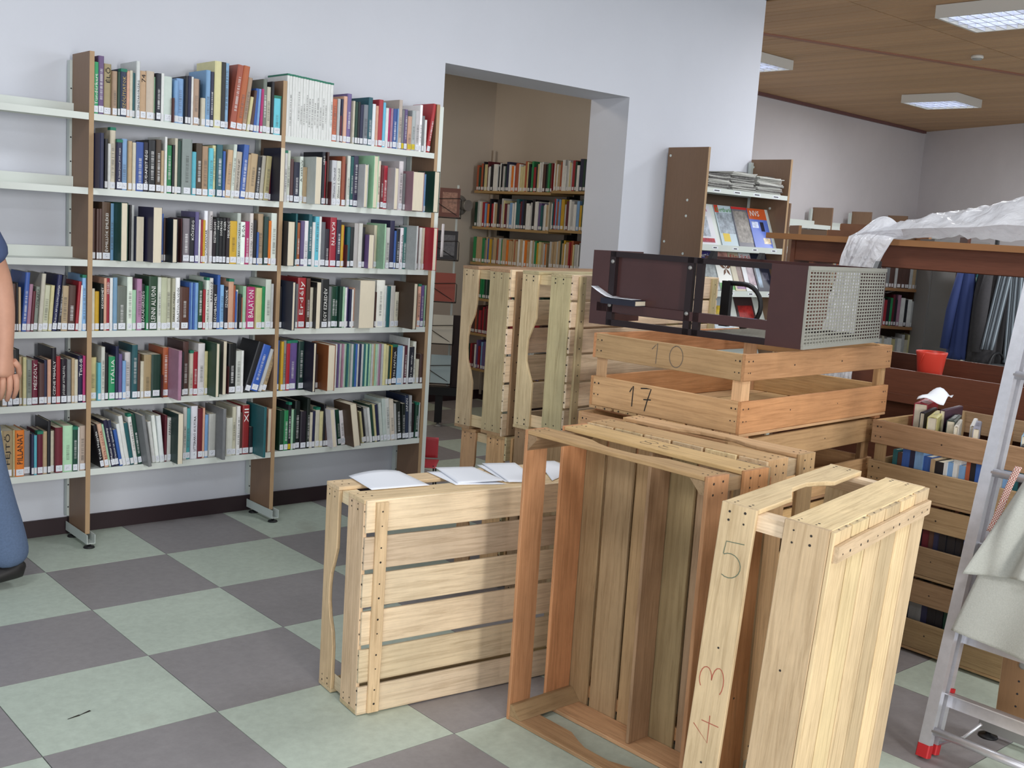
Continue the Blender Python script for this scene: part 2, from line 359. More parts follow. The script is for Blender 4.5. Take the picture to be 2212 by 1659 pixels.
def book_mats():
    mm = mat('book_cover', (200, 200, 200), 0.42, objcol=True, nscale=30, namt=0.05, spec=0.45)
    pg = mat('book_pages', (222, 212, 190), 0.9, nscale=200, namt=0.1, stretch=(6, 0.1, 0.1))
    lb = bpy.data.materials.new('spine_label'); lb.use_nodes = True; nt = lb.node_tree; N = nt.nodes; L = nt.links; b = N['Principled BSDF']; b.inputs['Roughness'].default_value = 0.6
    tc = N.new('ShaderNodeTexCoord'); oi = N.new('ShaderNodeObjectInfo'); sc = N.new('ShaderNodeVectorMath'); sc.operation = 'SCALE'; sc.inputs[0].default_value = (3.3, 1, 9.1); L.new(oi.outputs['Random'], sc.inputs['Scale'])
    ad = N.new('ShaderNodeVectorMath'); L.new(tc.outputs['Generated'], ad.inputs[0]); L.new(sc.outputs[0], ad.inputs[1])
    mp = N.new('ShaderNodeMapping'); mp.inputs['Scale'].default_value = (5, 0, 6); L.new(ad.outputs[0], mp.inputs[0])
    n = N.new('ShaderNodeTexNoise'); n.inputs['Scale'].default_value = 1.6; n.inputs['Detail'].default_value = 1; L.new(mp.outputs[0], n.inputs['Vector'])
    r = N.new('ShaderNodeValToRGB'); r.color_ramp.elements[0].position = 0.57; r.color_ramp.elements[0].color = (0, 0, 0, 1); r.color_ramp.elements[1].position = 0.63; r.color_ramp.elements[1].color = (1, 1, 1, 1); L.new(n.outputs['Fac'], r.inputs['Fac'])
    sp = N.new('ShaderNodeSeparateXYZ'); L.new(tc.outputs['Generated'], sp.inputs[0])
    w1 = N.new('ShaderNodeMath'); w1.operation = 'COMPARE'; w1.inputs[1].default_value = 0.5; w1.inputs[2].default_value = 0.27; L.new(sp.outputs['X'], w1.inputs[0])
    w2 = N.new('ShaderNodeMath'); w2.operation = 'COMPARE'; w2.inputs[1].default_value = 0.5; w2.inputs[2].default_value = 0.27; L.new(sp.outputs['Z'], w2.inputs[0])
    mu = N.new('ShaderNodeMath'); mu.operation = 'MULTIPLY'; L.new(w1.outputs[0], mu.inputs[0]); L.new(w2.outputs[0], mu.inputs[1])
    m2 = N.new('ShaderNodeMath'); m2.operation = 'MULTIPLY'; L.new(mu.outputs[0], m2.inputs[0]); L.new(r.outputs['Color'], m2.inputs[1])
    x = N.new('ShaderNodeMix'); x.data_type = 'RGBA'; L.new(m2.outputs[0], x.inputs['Factor']); L.new(oi.outputs['Color'], x.inputs['A']); x.inputs['B'].default_value = lin((70, 76, 100)); L.new(x.outputs['Result'], b.inputs['Base Color'])
    # faint unreadable print on a spine: broken strokes of ink along the spine
    tt = bpy.data.materials.new('spine_print'); tt.use_nodes = True; nt = tt.node_tree; N = nt.nodes; L = nt.links; b = N['Principled BSDF']; b.inputs['Roughness'].default_value = 0.45
    tc = N.new('ShaderNodeTexCoord'); oi = N.new('ShaderNodeObjectInfo'); sc = N.new('ShaderNodeVectorMath'); sc.operation = 'SCALE'; sc.inputs[0].default_value = (1.3, 0, 3.1); L.new(oi.outputs['Random'], sc.inputs['Scale'])
    ad = N.new('ShaderNodeVectorMath'); L.new(tc.outputs['Object'], ad.inputs[0]); L.new(sc.outputs[0], ad.inputs[1])
    def nz(s, sx, sz, lo):
        mp = N.new('ShaderNodeMapping'); mp.inputs['Scale'].default_value = (sx, 0, sz); L.new(ad.outputs[0], mp.inputs[0])
        n = N.new('ShaderNodeTexNoise'); n.inputs['Scale'].default_value = 1; n.inputs['Detail'].default_value = 0; L.new(mp.outputs[0], n.inputs['Vector'])
        g = N.new('ShaderNodeMapRange'); g.inputs['From Min'].default_value = lo; g.inputs['From Max'].default_value = lo+0.06; L.new(n.outputs['Fac'], g.inputs['Value']); return g.outputs[0]
    a = nz(0, 260, 420, 0.47); c = nz(0, 0, 26, 0.44)
    mu = N.new('ShaderNodeMath'); mu.operation = 'MULTIPLY'; L.new(a, mu.inputs[0]); L.new(c, mu.inputs[1])
    cc = N.new('ShaderNodeCombineColor'); [L.new(oi.outputs['Alpha'], cc.inputs[i]) for i in range(3)]
    x = N.new('ShaderNodeMix'); x.data_type = 'RGBA'; L.new(mu.outputs[0], x.inputs['Factor']); L.new(oi.outputs['Color'], x.inputs['A']); L.new(cc.outputs[0], x.inputs['B']); L.new(x.outputs['Result'], b.inputs['Base Color'])
    return mm, pg, lb, tt
M_COV, M_PAGE, M_LAB, M_PRINT = book_mats()
def cover_mb(t, h, d, hard, mi=0):
    """U-shaped cover; spine at y=0 facing -Y; x centred; z up"""
    c = 0.0022 if hard else 0.0010; c = min(c, t*0.22); r = min(0.004, t*0.22)
    outer = [(-t/2, d), (-t/2, r), (-t*0.33, 0.0006), (0, 0), (t*0.33, 0.0006), (t/2, r), (t/2, d)]
    inner = [(t/2-c, d), (t/2-c, r+c), (0, c+0.001), (-t/2+c, r+c), (-t/2+c, d)]
    m = MB(); o = outer; n = len(o)
    b = 0; k = len(o)+len(inner)
    for z in (0, h): m.v += [(x, y, z) for x, y in outer+inner]
    # side walls
    for i in range(k): m.quad(i, (i+1) % k, k+(i+1) % k, k+i)
    # caps as strips between outer and inner
    pairs = [((0, 1), (10, 11)), ((1, 2, 3), (9, 10)), ((3, 4, 5), (8, 9)), ((5, 6), (7, 8))]
    for z in (0, 1):
        for a, bb in pairs:
            f = list(a)+list(bb)
            f = [q+z*k for q in f]
            m.f.append(tuple(f if z == 0 else f[::-1])); m.m.append(0); m.sm.append(False)
    m.m = [mi]*len(m.f)
    return m
def cover_mesh(t, h, d, hard): return cover_mb(t, h, d, hard).mesh('book', M_COV)
LABQ = MB(); LABQ.v = [(-0.5, 0, 0), (0.5, 0, 0), (0.5, 0, 1), (-0.5, 0, 1)]; LABQ.quad(0, 1, 2, 3)
LABM = LABQ.mesh('spine_label', M_LAB); PRNM = LABQ.mesh('title_print', M_PRINT)
NUM = ['first', 'second', 'third', 'fourth', 'fifth', 'sixth']
def ordinal(n):
    ones = ['', 'first', 'second', 'third', 'fourth', 'fifth', 'sixth', 'seventh', 'eighth', 'ninth', 'tenth', 'eleventh', 'twelfth', 'thirteenth', 'fourteenth', 'fifteenth', 'sixteenth', 'seventeenth', 'eighteenth', 'nineteenth']
    tens = {20: 'twent', 30: 'thirt', 40: 'fort', 50: 'fift'}
    if n < 20: return ones[n]
    k = n//10*10; return tens[k]+'ieth' if n == k else tens[k]+'y-'+ones[n-k]
def jitter(c, rng, a=0.12, q=7):
    k = 1+rng.uniform(-a, a); return tuple(max(0, min(255, v*k+rng.uniform(-q, q))) for v in c)
def make_book(M, t, h, d, col, rng, hard, label, group, fore=False, lab='w', text='', ink=None, prn=True):
    c = lin(col)
    bk = link('book', cover_mesh(t, h, d, hard), None, M @ (T(0, d, 0) @ RZ(PI) if fore else Matrix.Identity(4)), color=c, label=label, cat='book', group=group)
    e = 0.003 if hard else 0.0006; cc = 0.0024 if hard else 0.0012; cc = min(cc, t*0.23)
    MB().box(-t/2+cc, 0.006, e, t/2-cc, d-e, h-e).obj('page_block', M_PAGE, bk)
    if fore: return bk
    if lab:
        lw = min(t*0.86, 0.030); lh = 0.026
        o = link('spine_label', LABM, bk, T(0, -0.0007, 0.004+rng.uniform(0, 0.004)) @ Matrix.Diagonal((lw, 1, lh, 1)), color=lin((226, 230, 238)) if lab == 'w' else lin((214, 190, 30)))
    lum = 0.3*c[0]+0.6*c[1]+0.1*c[2]
    if text:
        top = text[0] == 'v'; s = text[1:] if top else text
        mt = ink or (M_INKW if lum < 0.22 else M_INK)
        L_ = min(h*0.66, len(s)*t*0.62); hh = min(t*0.62, L_/max(1, len(s))*1.5)
        z0 = 0.036 if len(s) > 9 else h*0.93-L_
        if top: lettering('title', s, mt, bk, (-hh/2, -0.0008, h*0.90), (0, 0, -1), (1, 0, 0), L_, hh)
        else: lettering('title', s, mt, bk, (hh/2, -0.0008, z0), (0, 0, 1), (-1, 0, 0), L_, hh)
    elif prn and t > 0.008 and rng.random() < 0.72:
        inkv = rng.uniform(0.55, 0.9) if lum < 0.2 else rng.uniform(0.02, 0.10)
        o = link('title_print', PRNM, bk, T(0, -0.0008, h*rng.uniform(0.16, 0.3)) @ Matrix.Diagonal((min(t*0.45, 0.012), 1, h*rng.uniform(0.3, 0.6), 1)), color=(c[0], c[1], c[2], inkv))
    return bk
BAYN = ['left bay', 'middle bay', 'right bay']
def shelf_books():
    sizes = []
    for key, s in BOOKS.items():
        for i, tok in enumerate(s.split(';')):
            q = tok.split('~'); q += ['']*(8-len(q))
            if 'p' not in q[6]: sizes.append((float(q[1])*float(q[2])+(6000 if q[7] else 0), key, i))
    sizes.sort(reverse=True); keep = set((k, i) for _, k, i in sizes[:286])
    PALK = list(PAL); rest = MB(); NP = len(PALK)
    for (bay, row), s in BOOKS.items():
        z = ZS[row]-0.0004-0.004*(bay == 0 and row > 3); rng = random.Random(bay*17+row*5+3); n = 0
        for ti, tok in enumerate(s.split(';')):
            q = tok.split('~'); q += ['']*(8-len(q))
            x, w, h, c, lean, prot, fl, tx = q; x = int(x)/1000; w = float(w)/1000; h = int(h)/1000; lean = float(lean); prot = int(prot or 0)/1000
            if 'p' in fl:
                o = MB().box(0, 0, 0, 0.0022, 0.14, h*0.9).obj('shelf_divider', mat('divider_plate', (96, 52, 54), 0.4), None, T(x, YF-0.012, z+0.0006), label='thin brown-red divider plate poking out after the %s book, %s shelf down, %s' % (ordinal(n), NUM[row], BAYN[bay]), cat='divider')
                continue
            n += 1
            fore = 'f' in fl
            d = max(0.115, min(0.185 if prot < 0.02 else 0.21, h*rng.uniform(0.66, 0.8)))
            y = YF+0.004+rng.uniform(0, 0.007)-prot
            if 's' in fl: d = 0.185; y = YF+0.004
            if not prot and not lean and 's' not in fl and rng.random() < 0.10: y += 0.012
            d = min(d, 0.448-y)
            col = jitter(PAL[c], rng, 0.13) if 's' not in fl else PAL['W']
            if lean: # hinge on the lower edge that stays on the shelf
                a = math.radians(lean)
                if lean > 0: M = T(x+w/math.cos(a), y, z+0.0006) @ Matrix.Rotation(a, 4, 'Y') @ T(-w/2, 0, 0)
                else: M = T(x, y, z+0.0006) @ Matrix.Rotation(a, 4, 'Y') @ T(w/2, 0, 0)
            else: M = T(x+w/2, y, z+0.0006)
            hard = rng.random() < 0.6 and 's' not in fl
            if ((bay, row), ti) not in keep:
                def add(mb, MM):
                    k = len(rest.v); rest.v += [tuple(MM @ Vector(p)) for p in mb.v]; rest.f += [tuple(q2+k for q2 in f) for f in mb.f]; rest.m += mb.m; rest.sm += mb.sm
                add(cover_mb(w, h, d, hard, PALK.index(c)), M); e = 0.0024 if hard else 0.0012; e = min(e, w*0.23)
                add(MB().box(-w/2+e, 0.006, 0.001, w/2-e, d-0.001, h-0.002, NP), M)
                if not ('n' in fl or 's' in fl or fore): add(MB().box(-w*0.42, -0.0006, 0.005, w*0.42, -0.0001, 0.031, NP+1 if 'y' not in fl else NP+2), M)
                if 's' in fl: add(MB().box(-w/2-0.0002, -0.0006, h-0.008, w/2+0.0002, d, h+0.0004, NP+3), M); add(MB().box(-0.0012, -0.0006, h*0.3, 0.0012, -0.0001, h*0.7, NP+4), M)
                continue
            size = ('tall ' if h > 0.232 else 'short ' if h < 0.178 else '')+('thick ' if w > 0.03 else 'thin ' if w < 0.0125 else '')
            ext = ' turned fore-edge out' if fore else ''
            lbl = '%s%s book%s, %s from left, %s shelf down, %s' % (size, CNAME[c], ext, ordinal(n), NUM[row], BAYN[bay])
            if lean and abs(lean) > 3 and len(lbl.replace('-', ' ').split()) < 15: lbl = 'leaning '+lbl
            lab = '' if ('n' in fl or 's' in fl or fore) else ('y' if 'y' in fl else 'w')
            ink = None
            if 'SZÓTÁR' in tx: ink = M_INKR
            if 'SZÓLÍT' in tx: ink = M_INKG
            b = make_book(M, w, h, d, col, rng, hard, lbl, 'books on the main wall shelves', fore, lab, tx, ink)
            if 's' in fl: MB().box(-w/2-0.0002, -0.0006, h-0.008, w/2+0.0002, d, h+0.0004).obj('green_head_band', mat('green_band', (38, 120, 96), 0.5), b)
            elif not fore and rng.random() < 0.07: MB().box(-w/2-0.0002, -0.0006, h-0.012, w/2+0.0002, 0.03, h+0.0004).obj('green_tape', mat('green_band', (38, 120, 96), 0.5), b)
    rest.obj('slim_books', [mat('slim_cover_'+k, PAL[k], 0.42, nscale=40, namt=0.08) for k in PALK]+[M_PAGE, mat('call_label', (222, 224, 228), 0.6), mat('yellow_label', (214, 190, 30), 0.6), mat('green_band', (38, 120, 96), 0.5), mat('faint_print', (120, 122, 126), 0.6)], kind='stuff', label='slim and small books filling the gaps between the larger books on the main shelves', cat='books')
BOOKS={
(0,3):'''-563~19.1~192~K~0~0;-544~14.3~192~M~0~0;-529~7.4~196~K~0~0;-521~9.4~179~t~0~0;-511~18.4~239~B~4~0;-492~14.5~192~p~4~0;-477~11.5~164~r~4~0;-465~16.6~182~g~4~0~~ÚTILAPU;-447~16.7~235~C~4~0;-430~22.9~188~C~4~0;-406~14.8~188~y~4~0;-391~19.0~232~N~6~0~~Robert APOLLÓN LANTJA;-371~16.0~230~K~6~0;-355~25.6~187~t~2~0;-328~30.1~189~M~2~0;-298~12.1~206~R~4~0;-285~16.5~190~W~3~0;-268~16.6~233~b~0~0''',
(0,4):'''-583~19.2~206~t~0~0;-563~19.3~200~g~0~0;-544~26.5~231~K~0~0;-516~11.5~200~t~0~0;-504~13.6~199~y~0~0;-490~20.8~188~g~0~0;-469~25.0~185~r~0~0~~MÉSZÖLY;-443~23.1~171~M~0~0;-420~11.8~184~N~0~0;-407~15.0~186~s~0~0;-391~19.3~234~K~0~0~~CZINE MIHÁLY;-372~17.3~199~R~0~0;-354~24.8~187~K~0~0~~JÓZSEF ATTILÁTÓL;-328~17.5~184~g~0~0;-310~11.2~189~t~0~0;-298~14.4~183~C~0~0;-283~19.9~199~N~0~0~~Tinódi;-263~11.3~198~m~0~0''',
(0,5):'''-593~8.3~197~y~0~0;-584~43.5~193~t~0~0~~FEJTŐ;-540~5.5~194~y~0~0;-534~34.9~193~O~0~0~~PILLANAT;-499~27.1~185~g~0~0;-471~10.7~173~N~0~0;-460~11.8~167~c~0~0;-447~23.3~182~r~0~0;-424~17.2~180~t~0~0;-406~13.1~223~K~0~0;-392~17.3~178~C~0~0;-374~30.2~192~r~0~0;-343~40.2~198~e~0~0;-303~21.1~191~D~0~0;-281~5.9~188~W~0~0;-274~24.5~193~C~0~0''',
(1,0):'''-230~19.9~206~E~0~0~~Tündérkert;-210~22.8~233~P~0~0;-186~32.7~206~t~0~0~~ÉLŐ;-153~21.1~180~t~0~0;-131~10.3~180~D~0~0;-120~25.6~194~N~0~0~~SZÓLÍTSATOK;-94~12.6~188~s~0~0;-81~12.6~192~C~0~0;-68~13.8~185~T~0~0;-53~16.1~234~W~0~0~~MAGYARORSZÁG;-36~25.7~197~t~0~0~~74;-10~33.3~200~C~0~0;24~9.6~181~e~0~0;34~20.5~197~K~0~0;55~12.6~199~W~0~0;68~34.1~189~G~0~0;103~3.0~114~r~0~0~p;112~18.1~178~b~0~0;130~32.3~190~b~0~0;163~13.6~203~K~0~0;177~12.5~205~N~0~0;191~8.9~203~W~0~0;200~24.5~197~t~0~0;225~11.4~195~K~0~0;237~19.3~120~C~0~0;257~20.7~241~b~0~0;278~16.5~237~N~0~0;296~31.4~285~y~0~0;327~22.9~285~K~0~0;351~20.6~285~b~0~0;372~29.3~285~o~7~0;402~28.3~285~o~7~0;431~20.9~237~t~7~0;453~14.7~154~y~7~0;468~18.6~184~M~7~0;488~14.9~194~B~3~0;503~13.6~194~b~3~0;518~13.7~195~m~2~0;532~19.0~240~g~0~0;551~21.8~208~C~0~0;574~13.3~234~K~0~0;588~38.0~175~c~0~0''',
(1,1):'''-228~15.8~222~N~0~75~f;-183~13.5~204~K~0~0;-168~12.4~186~W~0~0;-155~23.4~254~C~0~0;-131~24.1~207~N~0~0~~A Szent József 200 napja;-107~24.3~212~b~0~0;-82~17.2~205~t~0~0;-64~15.1~201~C~0~0;-48~30.9~205~B~0~0;-17~22.1~207~K~0~0~~BUDAPEST RÉGI;6~30.3~218~K~0~0;37~22.5~223~M~0~0;60~15.0~179~t~0~0;76~10.5~238~W~0~0;87~22.8~204~E~0~0;110~11.1~207~K~0~0;122~13.5~237~C~0~0;136~18.9~228~D~0~0;155~45.4~238~g~0~0;201~18.7~187~c~0~0;221~28.5~226~M~0~0;250~27.5~216~t~0~0;278~21.6~210~c~0~0;300~16.7~224~y~0~0;317~27.4~229~T~0~0;346~12.6~203~B~0~0;359~24.5~211~t~3~0;384~15.8~237~W~3~0;400~29.9~207~C~3~0~~ETHNOLOGY AND FOLK ART;431~25.0~241~B~4~0;457~13.6~200~t~4~0;471~34.4~205~t~4~0;506~21.6~195~K~4~0;528~19.1~201~C~4~0;548~25.8~201~y~4~0;574~12.7~184~r~0~0;588~22.7~240~K~0~78~fn''',
(1,2):'''-228~15.5~212~M~0~0;-212~10.1~211~M~0~0;-201~12.3~212~M~0~0;-188~35.2~241~M~0~0~~ÉVMILLIÓK EMLÉKEI;-152~16.9~237~b~0~0~n;-135~29.5~244~D~0~66~fn;-73~7.2~235~K~0~0~n;-65~11.7~236~G~0~0~n;-52~33.2~189~N~0~19~fn;-10~37.9~232~N~0~95~fn;73~8.7~207~B~0~0;83~8.7~188~M~0~0;92~22.7~189~K~0~61~fn;148~3.0~212~r~0~0~p;165~31.8~193~g~0~0;197~22.9~199~K~0~0~~KŐSZEG;221~17.6~224~P~0~0;239~9.8~191~W~0~0;250~8.0~191~R~0~0;258~11.7~190~Y~0~0;270~17.9~231~W~0~0~~DUNAKANYAR;289~15.5~230~W~0~0~~BARANYA;305~16.2~197~K~0~0~~ESZTERGOM;322~15.0~204~K~0~0~~PÉCS;337~16.9~202~K~0~0~~SOPRON;355~15.8~204~K~0~0~~EGER;371~17.1~206~K~0~0~~MISKOLC;389~35.1~193~Y~0~0;425~18.6~230~W~0~0~~BAKONYI UTAZÁSOK;444~22.0~192~W~0~0~~BUDA;466~19.5~195~m~0~0;486~18.3~233~W~0~0~~GÖCSEJI UTAZÁS;505~17.7~203~K~0~0;524~9.3~149~B~0~0;534~27.2~233~t~0~0;561~21.3~222~D~0~0;583~13.4~204~O~0~0;597~29.0~240~W~0~0''',
(1,3):'''-230~14.6~177~C~0~0;-215~19.0~165~Y~0~0;-195~15.9~197~K~0~0~~KECSKEMÉT;-179~11.5~222~s~0~0;-167~13.8~221~R~0~0~~SZEGED;-152~12.7~223~W~0~0;-139~17.8~225~b~0~0;-121~41.6~188~g~0~0;-78~23.2~229~W~0~0;-55~17.7~173~e~0~0;-36~22.4~221~p~0~0;-13~19.0~198~K~0~0~~ZALAEGERSZEG;6~9.8~192~E~0~0;17~39.1~233~D~0~0~~LENNI ALUDNI;56~15.9~230~W~0~0;73~27.8~229~C~0~0;101~20.9~226~C~0~0;123~15.0~226~C~0~0~~SÁRKÖZI UTAZÁS;138~19.9~230~W~0~0~~BALATON FELVIDÉK;159~41.9~188~M~0~0;201~8.0~209~B~0~0~n;210~8.6~209~b~0~0~n;219~8.6~207~B~0~0~n;228~15.4~209~b~0~0~n;244~21.7~215~D~0~0;267~13.1~179~R~0~0;280~14.4~233~W~0~0~~MEZŐ ÉS KÖRNYÉKE;295~20.7~231~W~0~0~~RÁBAKÖZ;317~18.3~200~K~0~0~~SZOMBATHELY;335~14.6~245~B~0~0;351~18.5~201~b~0~0;370~18.6~193~K~0~0~~SZOLNOK;389~25.2~229~s~0~0;415~9.7~200~o~0~0;425~8.5~172~B~0~0;434~9.8~179~W~0~0;445~9.8~160~K~0~0;455~7.2~145~o~0~0;463~16.4~197~e~0~0;480~7.3~190~R~0~0;488~40.4~192~m~0~0~~BALATON;529~29.5~190~y~0~0;559~17.5~196~E~0~0;577~28.5~230~W~0~0;606~15.0~210~G~0~0''',
(1,4):'''-228~27.4~184~y~0~0;-200~13.8~162~c~0~0;-185~16.0~229~W~0~0;-169~15.0~203~K~0~0;-153~27.4~187~E~0~0~~ITÁLIA;-125~14.1~231~N~0~0;-110~15.3~197~P~0~0;-94~15.3~167~b~0~0;-78~24.6~202~W~0~0;-53~24.7~235~T~0~0;-28~12.1~197~M~0~0;-15~14.5~163~C~0~0;0~33.3~191~t~0~0;34~43.2~191~D~0~0;78~3.0~112~r~0~0~p;86~24.5~221~o~0~0;111~15.5~219~p~0~106~fn;175~8.0~199~K~0~0;184~26.4~244~M~0~0;211~17.9~204~C~0~0;229~21.8~198~R~0~0;252~32.0~235~W~0~0;284~14.5~199~y~0~0;299~18.3~244~D~0~78~fn;362~16.7~245~g~0~19~fn;391~3.0~143~r~0~0~p;399~37.2~232~K~0~0;437~25.7~198~W~0~0;463~15.2~197~W~0~0;479~28.0~242~K~17~0;509~41.1~225~B~17~0;553~16.2~208~G~17~0;570~21.5~208~t~17~0''',
(1,5):'''-184~17.5~190~K~-11~0~~Tokaj Hegyalja;-166~18.7~195~s~-11~0~~RETRO SZÓTÁR;-146~8.0~193~e~-11~0;-137~17.8~210~N~-11~0~~Mester és tanítvány;-119~16.8~207~N~-11~0~~Üzenet az éjszakából;-101~13.6~165~B~-11~0;-87~14.8~189~W~-10~0;-71~18.2~223~W~-10~0;-52~16.1~190~T~-10~0;-35~16.2~229~W~-9~0;-18~17.4~227~D~-9~0;0~15.1~232~g~-9~73~fn;47~15.5~188~W~-8~0;63~16.8~215~W~-7~0;81~20.4~212~W~-6~0;102~10.0~211~r~0~0;113~17.1~199~W~0~0~~FÁBIÁN;130~24.2~226~D~0~73~fn;187~18.7~241~G~0~0;207~18.8~234~c~0~0;226~31.1~244~W~0~0~~LITTERÁRIÓ KULTÚRA;258~22.8~231~r~0~0;281~11.8~232~s~0~0;294~18.0~199~b~0~0;312~33.1~203~G~0~0;346~15.0~236~g~0~72~fn;398~31.3~179~W~0~0;429~18.7~228~C~0~0;449~17.5~231~W~0~0;467~13.7~200~M~0~0;481~34.7~233~R~0~0~~XII;516~18.5~128~K~0~0;535~12.5~238~T~0~101~fn;607~19.6~211~s~0~10~fn''',
(2,0):'''650~13.5~280~W~0~0~s;664~13.5~279~W~0~0~s;679~13.6~279~W~0~0~s;693~13.6~278~W~0~0~s;707~13.7~277~W~0~0~s;721~13.7~276~W~0~0~s;736~13.8~276~W~0~0~s;750~13.9~275~W~0~0~s;765~13.9~274~W~0~0~s;779~14.0~273~W~0~0~s;794~14.0~273~W~0~0~s;808~14.1~272~W~0~0~s;823~14.1~271~W~0~0~s;838~14.2~270~W~0~0~s;852~14.2~269~W~0~0~s;867~14.3~269~W~0~0~s;882~14.9~268~W~0~0~s;898~27.2~198~o~0~0;925~15.1~201~G~0~0;941~9.5~124~r~0~0;951~14.0~204~N~0~0;966~20.9~219~s~0~0;987~24.4~234~P~0~0;1012~10.8~202~C~0~0;1024~16.6~199~D~0~0;1041~12.1~201~K~0~0;1054~19.1~189~N~0~0;1073~25.0~192~g~0~0;1099~24.0~230~T~0~0;1124~21.8~202~W~0~0;1146~14.8~195~s~0~0;1161~25.5~227~R~0~0;1187~17.3~216~c~0~0;1205~17.4~192~W~0~0;1223~9.0~193~m~0~0;1233~13.9~193~p~0~0;1248~23.7~193~B~0~0;1272~6.7~196~b~0~0;1279~20.2~240~C~0~0;1300~15.4~194~g~0~0~y;1316~19.1~198~P~0~0;1336~25.4~167~s~0~0~y;1362~21.8~198~G~0~0~y;1384~25.7~199~G~0~0;1410~15.8~231~W~0~0;1427~15.8~179~g~0~0;1443~14.6~161~W~0~0;1458~20.9~247~R~8~0''',
(2,1):'''651~15.8~235~W~0~0~n;667~17.9~236~W~0~0;685~19.0~199~M~0~0;705~30.6~187~N~0~0;736~18.3~215~W~0~0~~A székely;755~20.5~168~t~0~0;776~31.0~217~G~0~75~fn;853~16.7~247~K~0~0~~NÉRÓ;870~12.4~206~R~0~0;883~10.3~249~M~0~0;894~2.9~123~r~0~0~p;908~26.8~213~W~0~0~~Winston S. Churchill;935~27.0~213~W~0~0~~Winston S. Churchill;963~18.3~236~o~0~0;982~13.9~202~r~0~0;996~18.4~242~W~0~0;1015~16.3~240~T~0~0;1032~26.5~245~N~0~0;1059~19.8~207~G~0~53~fn;1115~25.9~253~e~0~46~fn;1173~17.5~233~C~0~0;1191~17.0~214~r~0~0;1208~24.2~213~R~0~0;1233~24.3~205~G~0~59~fn;1300~26.0~243~W~0~0;1327~15.2~184~g~0~0;1342~69.7~197~p~0~63~fn;1458~11.9~191~b~0~0;1471~33.9~207~D~0~69~fn''',
(2,2):'''652~38.4~208~K~0~52~fn;721~10.1~244~T~0~0;731~17.9~203~o~0~0;750~20.9~212~P~0~0;771~23.0~214~W~0~0;795~19.2~246~T~0~0;815~15.3~210~W~0~0;831~21.4~237~c~0~0;853~12.4~238~W~0~0;866~26.6~213~g~0~0;893~21.7~181~K~0~0;915~35.2~238~R~0~0~~vKATYŃ;951~23.1~228~N~0~0;974~14.9~205~Y~0~0;990~8.7~201~R~0~0;999~2.9~122~M~0~0~p;1013~18.2~196~T~0~0;1032~20.4~197~K~0~0;1053~23.7~217~G~0~0~n;1077~21.7~218~G~0~0;1099~14.3~200~K~0~0;1114~29.4~165~P~0~34~fn;1167~17.9~213~C~0~0;1185~8.1~223~e~0~65~fn;1239~23.7~205~W~0~0;1263~27.2~241~N~0~0;1291~12.8~191~B~0~0;1304~21.8~201~K~0~0;1327~19.7~208~W~0~0~~Memoárszerű Attila;1347~18.7~212~T~0~0;1366~10.7~222~G~0~79~fn;1435~12.1~218~r~0~0;1448~15.7~215~W~0~0;1464~14.5~214~C~0~0;1479~25.7~218~R~0~70~fn''',
(2,3):'''649~13.9~198~K~0~0;664~16.7~227~N~0~93~fn;735~13.2~212~g~0~0;749~44.2~241~R~0~0~~Erdély;794~20.5~239~M~0~0;815~16.5~196~C~0~0;832~23.2~223~K~0~28~fn;874~44.6~237~K~0~0~~EGY EZREDÉV;919~17.0~202~g~0~0;936~23.3~202~D~0~0;960~20.3~202~D~0~0;981~17.3~202~D~0~0;999~13.1~201~e~0~0;1013~11.0~198~W~0~0;1024~15.3~200~P~0~0;1040~10.1~190~N~0~0;1051~13.3~189~W~0~0;1065~9.0~196~s~0~0;1074~88.7~236~G~0~31~fn;1187~11.0~178~M~0~0;1198~49.4~238~W~0~0;1248~12.8~211~W~0~0;1262~23.0~207~T~0~0~n;1286~26.6~211~W~0~0;1313~25.6~179~C~0~0;1339~23.3~233~M~0~124~fn;1453~20.6~222~s~0~0;1475~20.7~216~P~0~0;1496~8.9~216~e~0~0''',
(2,4):'''654~14.3~240~B~0~0;669~13.3~236~Y~0~0;683~15.4~240~g~0~0;699~18.7~239~R~0~0;718~44.9~239~P~0~0;764~30.0~236~D~0~0;794~15.8~236~K~0~82~fn;861~16.2~171~M~0~0;878~42.0~224~o~0~82~fn;971~10.9~218~W~0~0~n;983~10.9~218~P~0~0~n;994~11.0~218~G~0~0~n;1006~11.0~218~p~0~0~n;1017~11.0~217~G~0~0~n;1029~11.0~217~e~0~0~n;1040~11.1~217~T~0~0~n;1052~11.1~217~e~0~0~n;1064~11.1~216~G~0~0~n;1076~11.2~216~T~0~0~n;1087~11.2~216~B~0~0~n;1099~11.2~216~G~0~0~n;1111~11.3~215~N~0~0~n;1123~11.3~215~G~0~0~n;1135~11.4~215~T~0~0~n;1147~11.4~215~e~0~0~n;1159~11.4~214~T~0~0~n;1171~11.5~214~e~0~0~n;1183~11.5~214~G~0~0~n;1195~11.5~214~t~0~0~n;1207~11.6~213~e~0~0~n;1219~11.6~213~G~0~0~n;1231~11.6~213~p~0~0~n;1244~11.7~213~G~0~0~n;1256~17.2~212~y~0~0~n;1274~15.5~206~y~0~0;1290~11.8~200~D~0~0;1302~9.3~205~Y~0~0;1312~31.9~207~K~0~0~~1956 SAJTÓJA;1344~32.1~202~b~0~0;1377~10.8~198~W~0~0;1389~18.4~201~r~0~0;1408~8.3~240~W~0~0;1417~34.0~194~K~0~0~~12 nap, amely...;1451~18.7~220~W~0~0;1470~17.5~127~C~0~0;1489~16.3~154~M~0~0''',
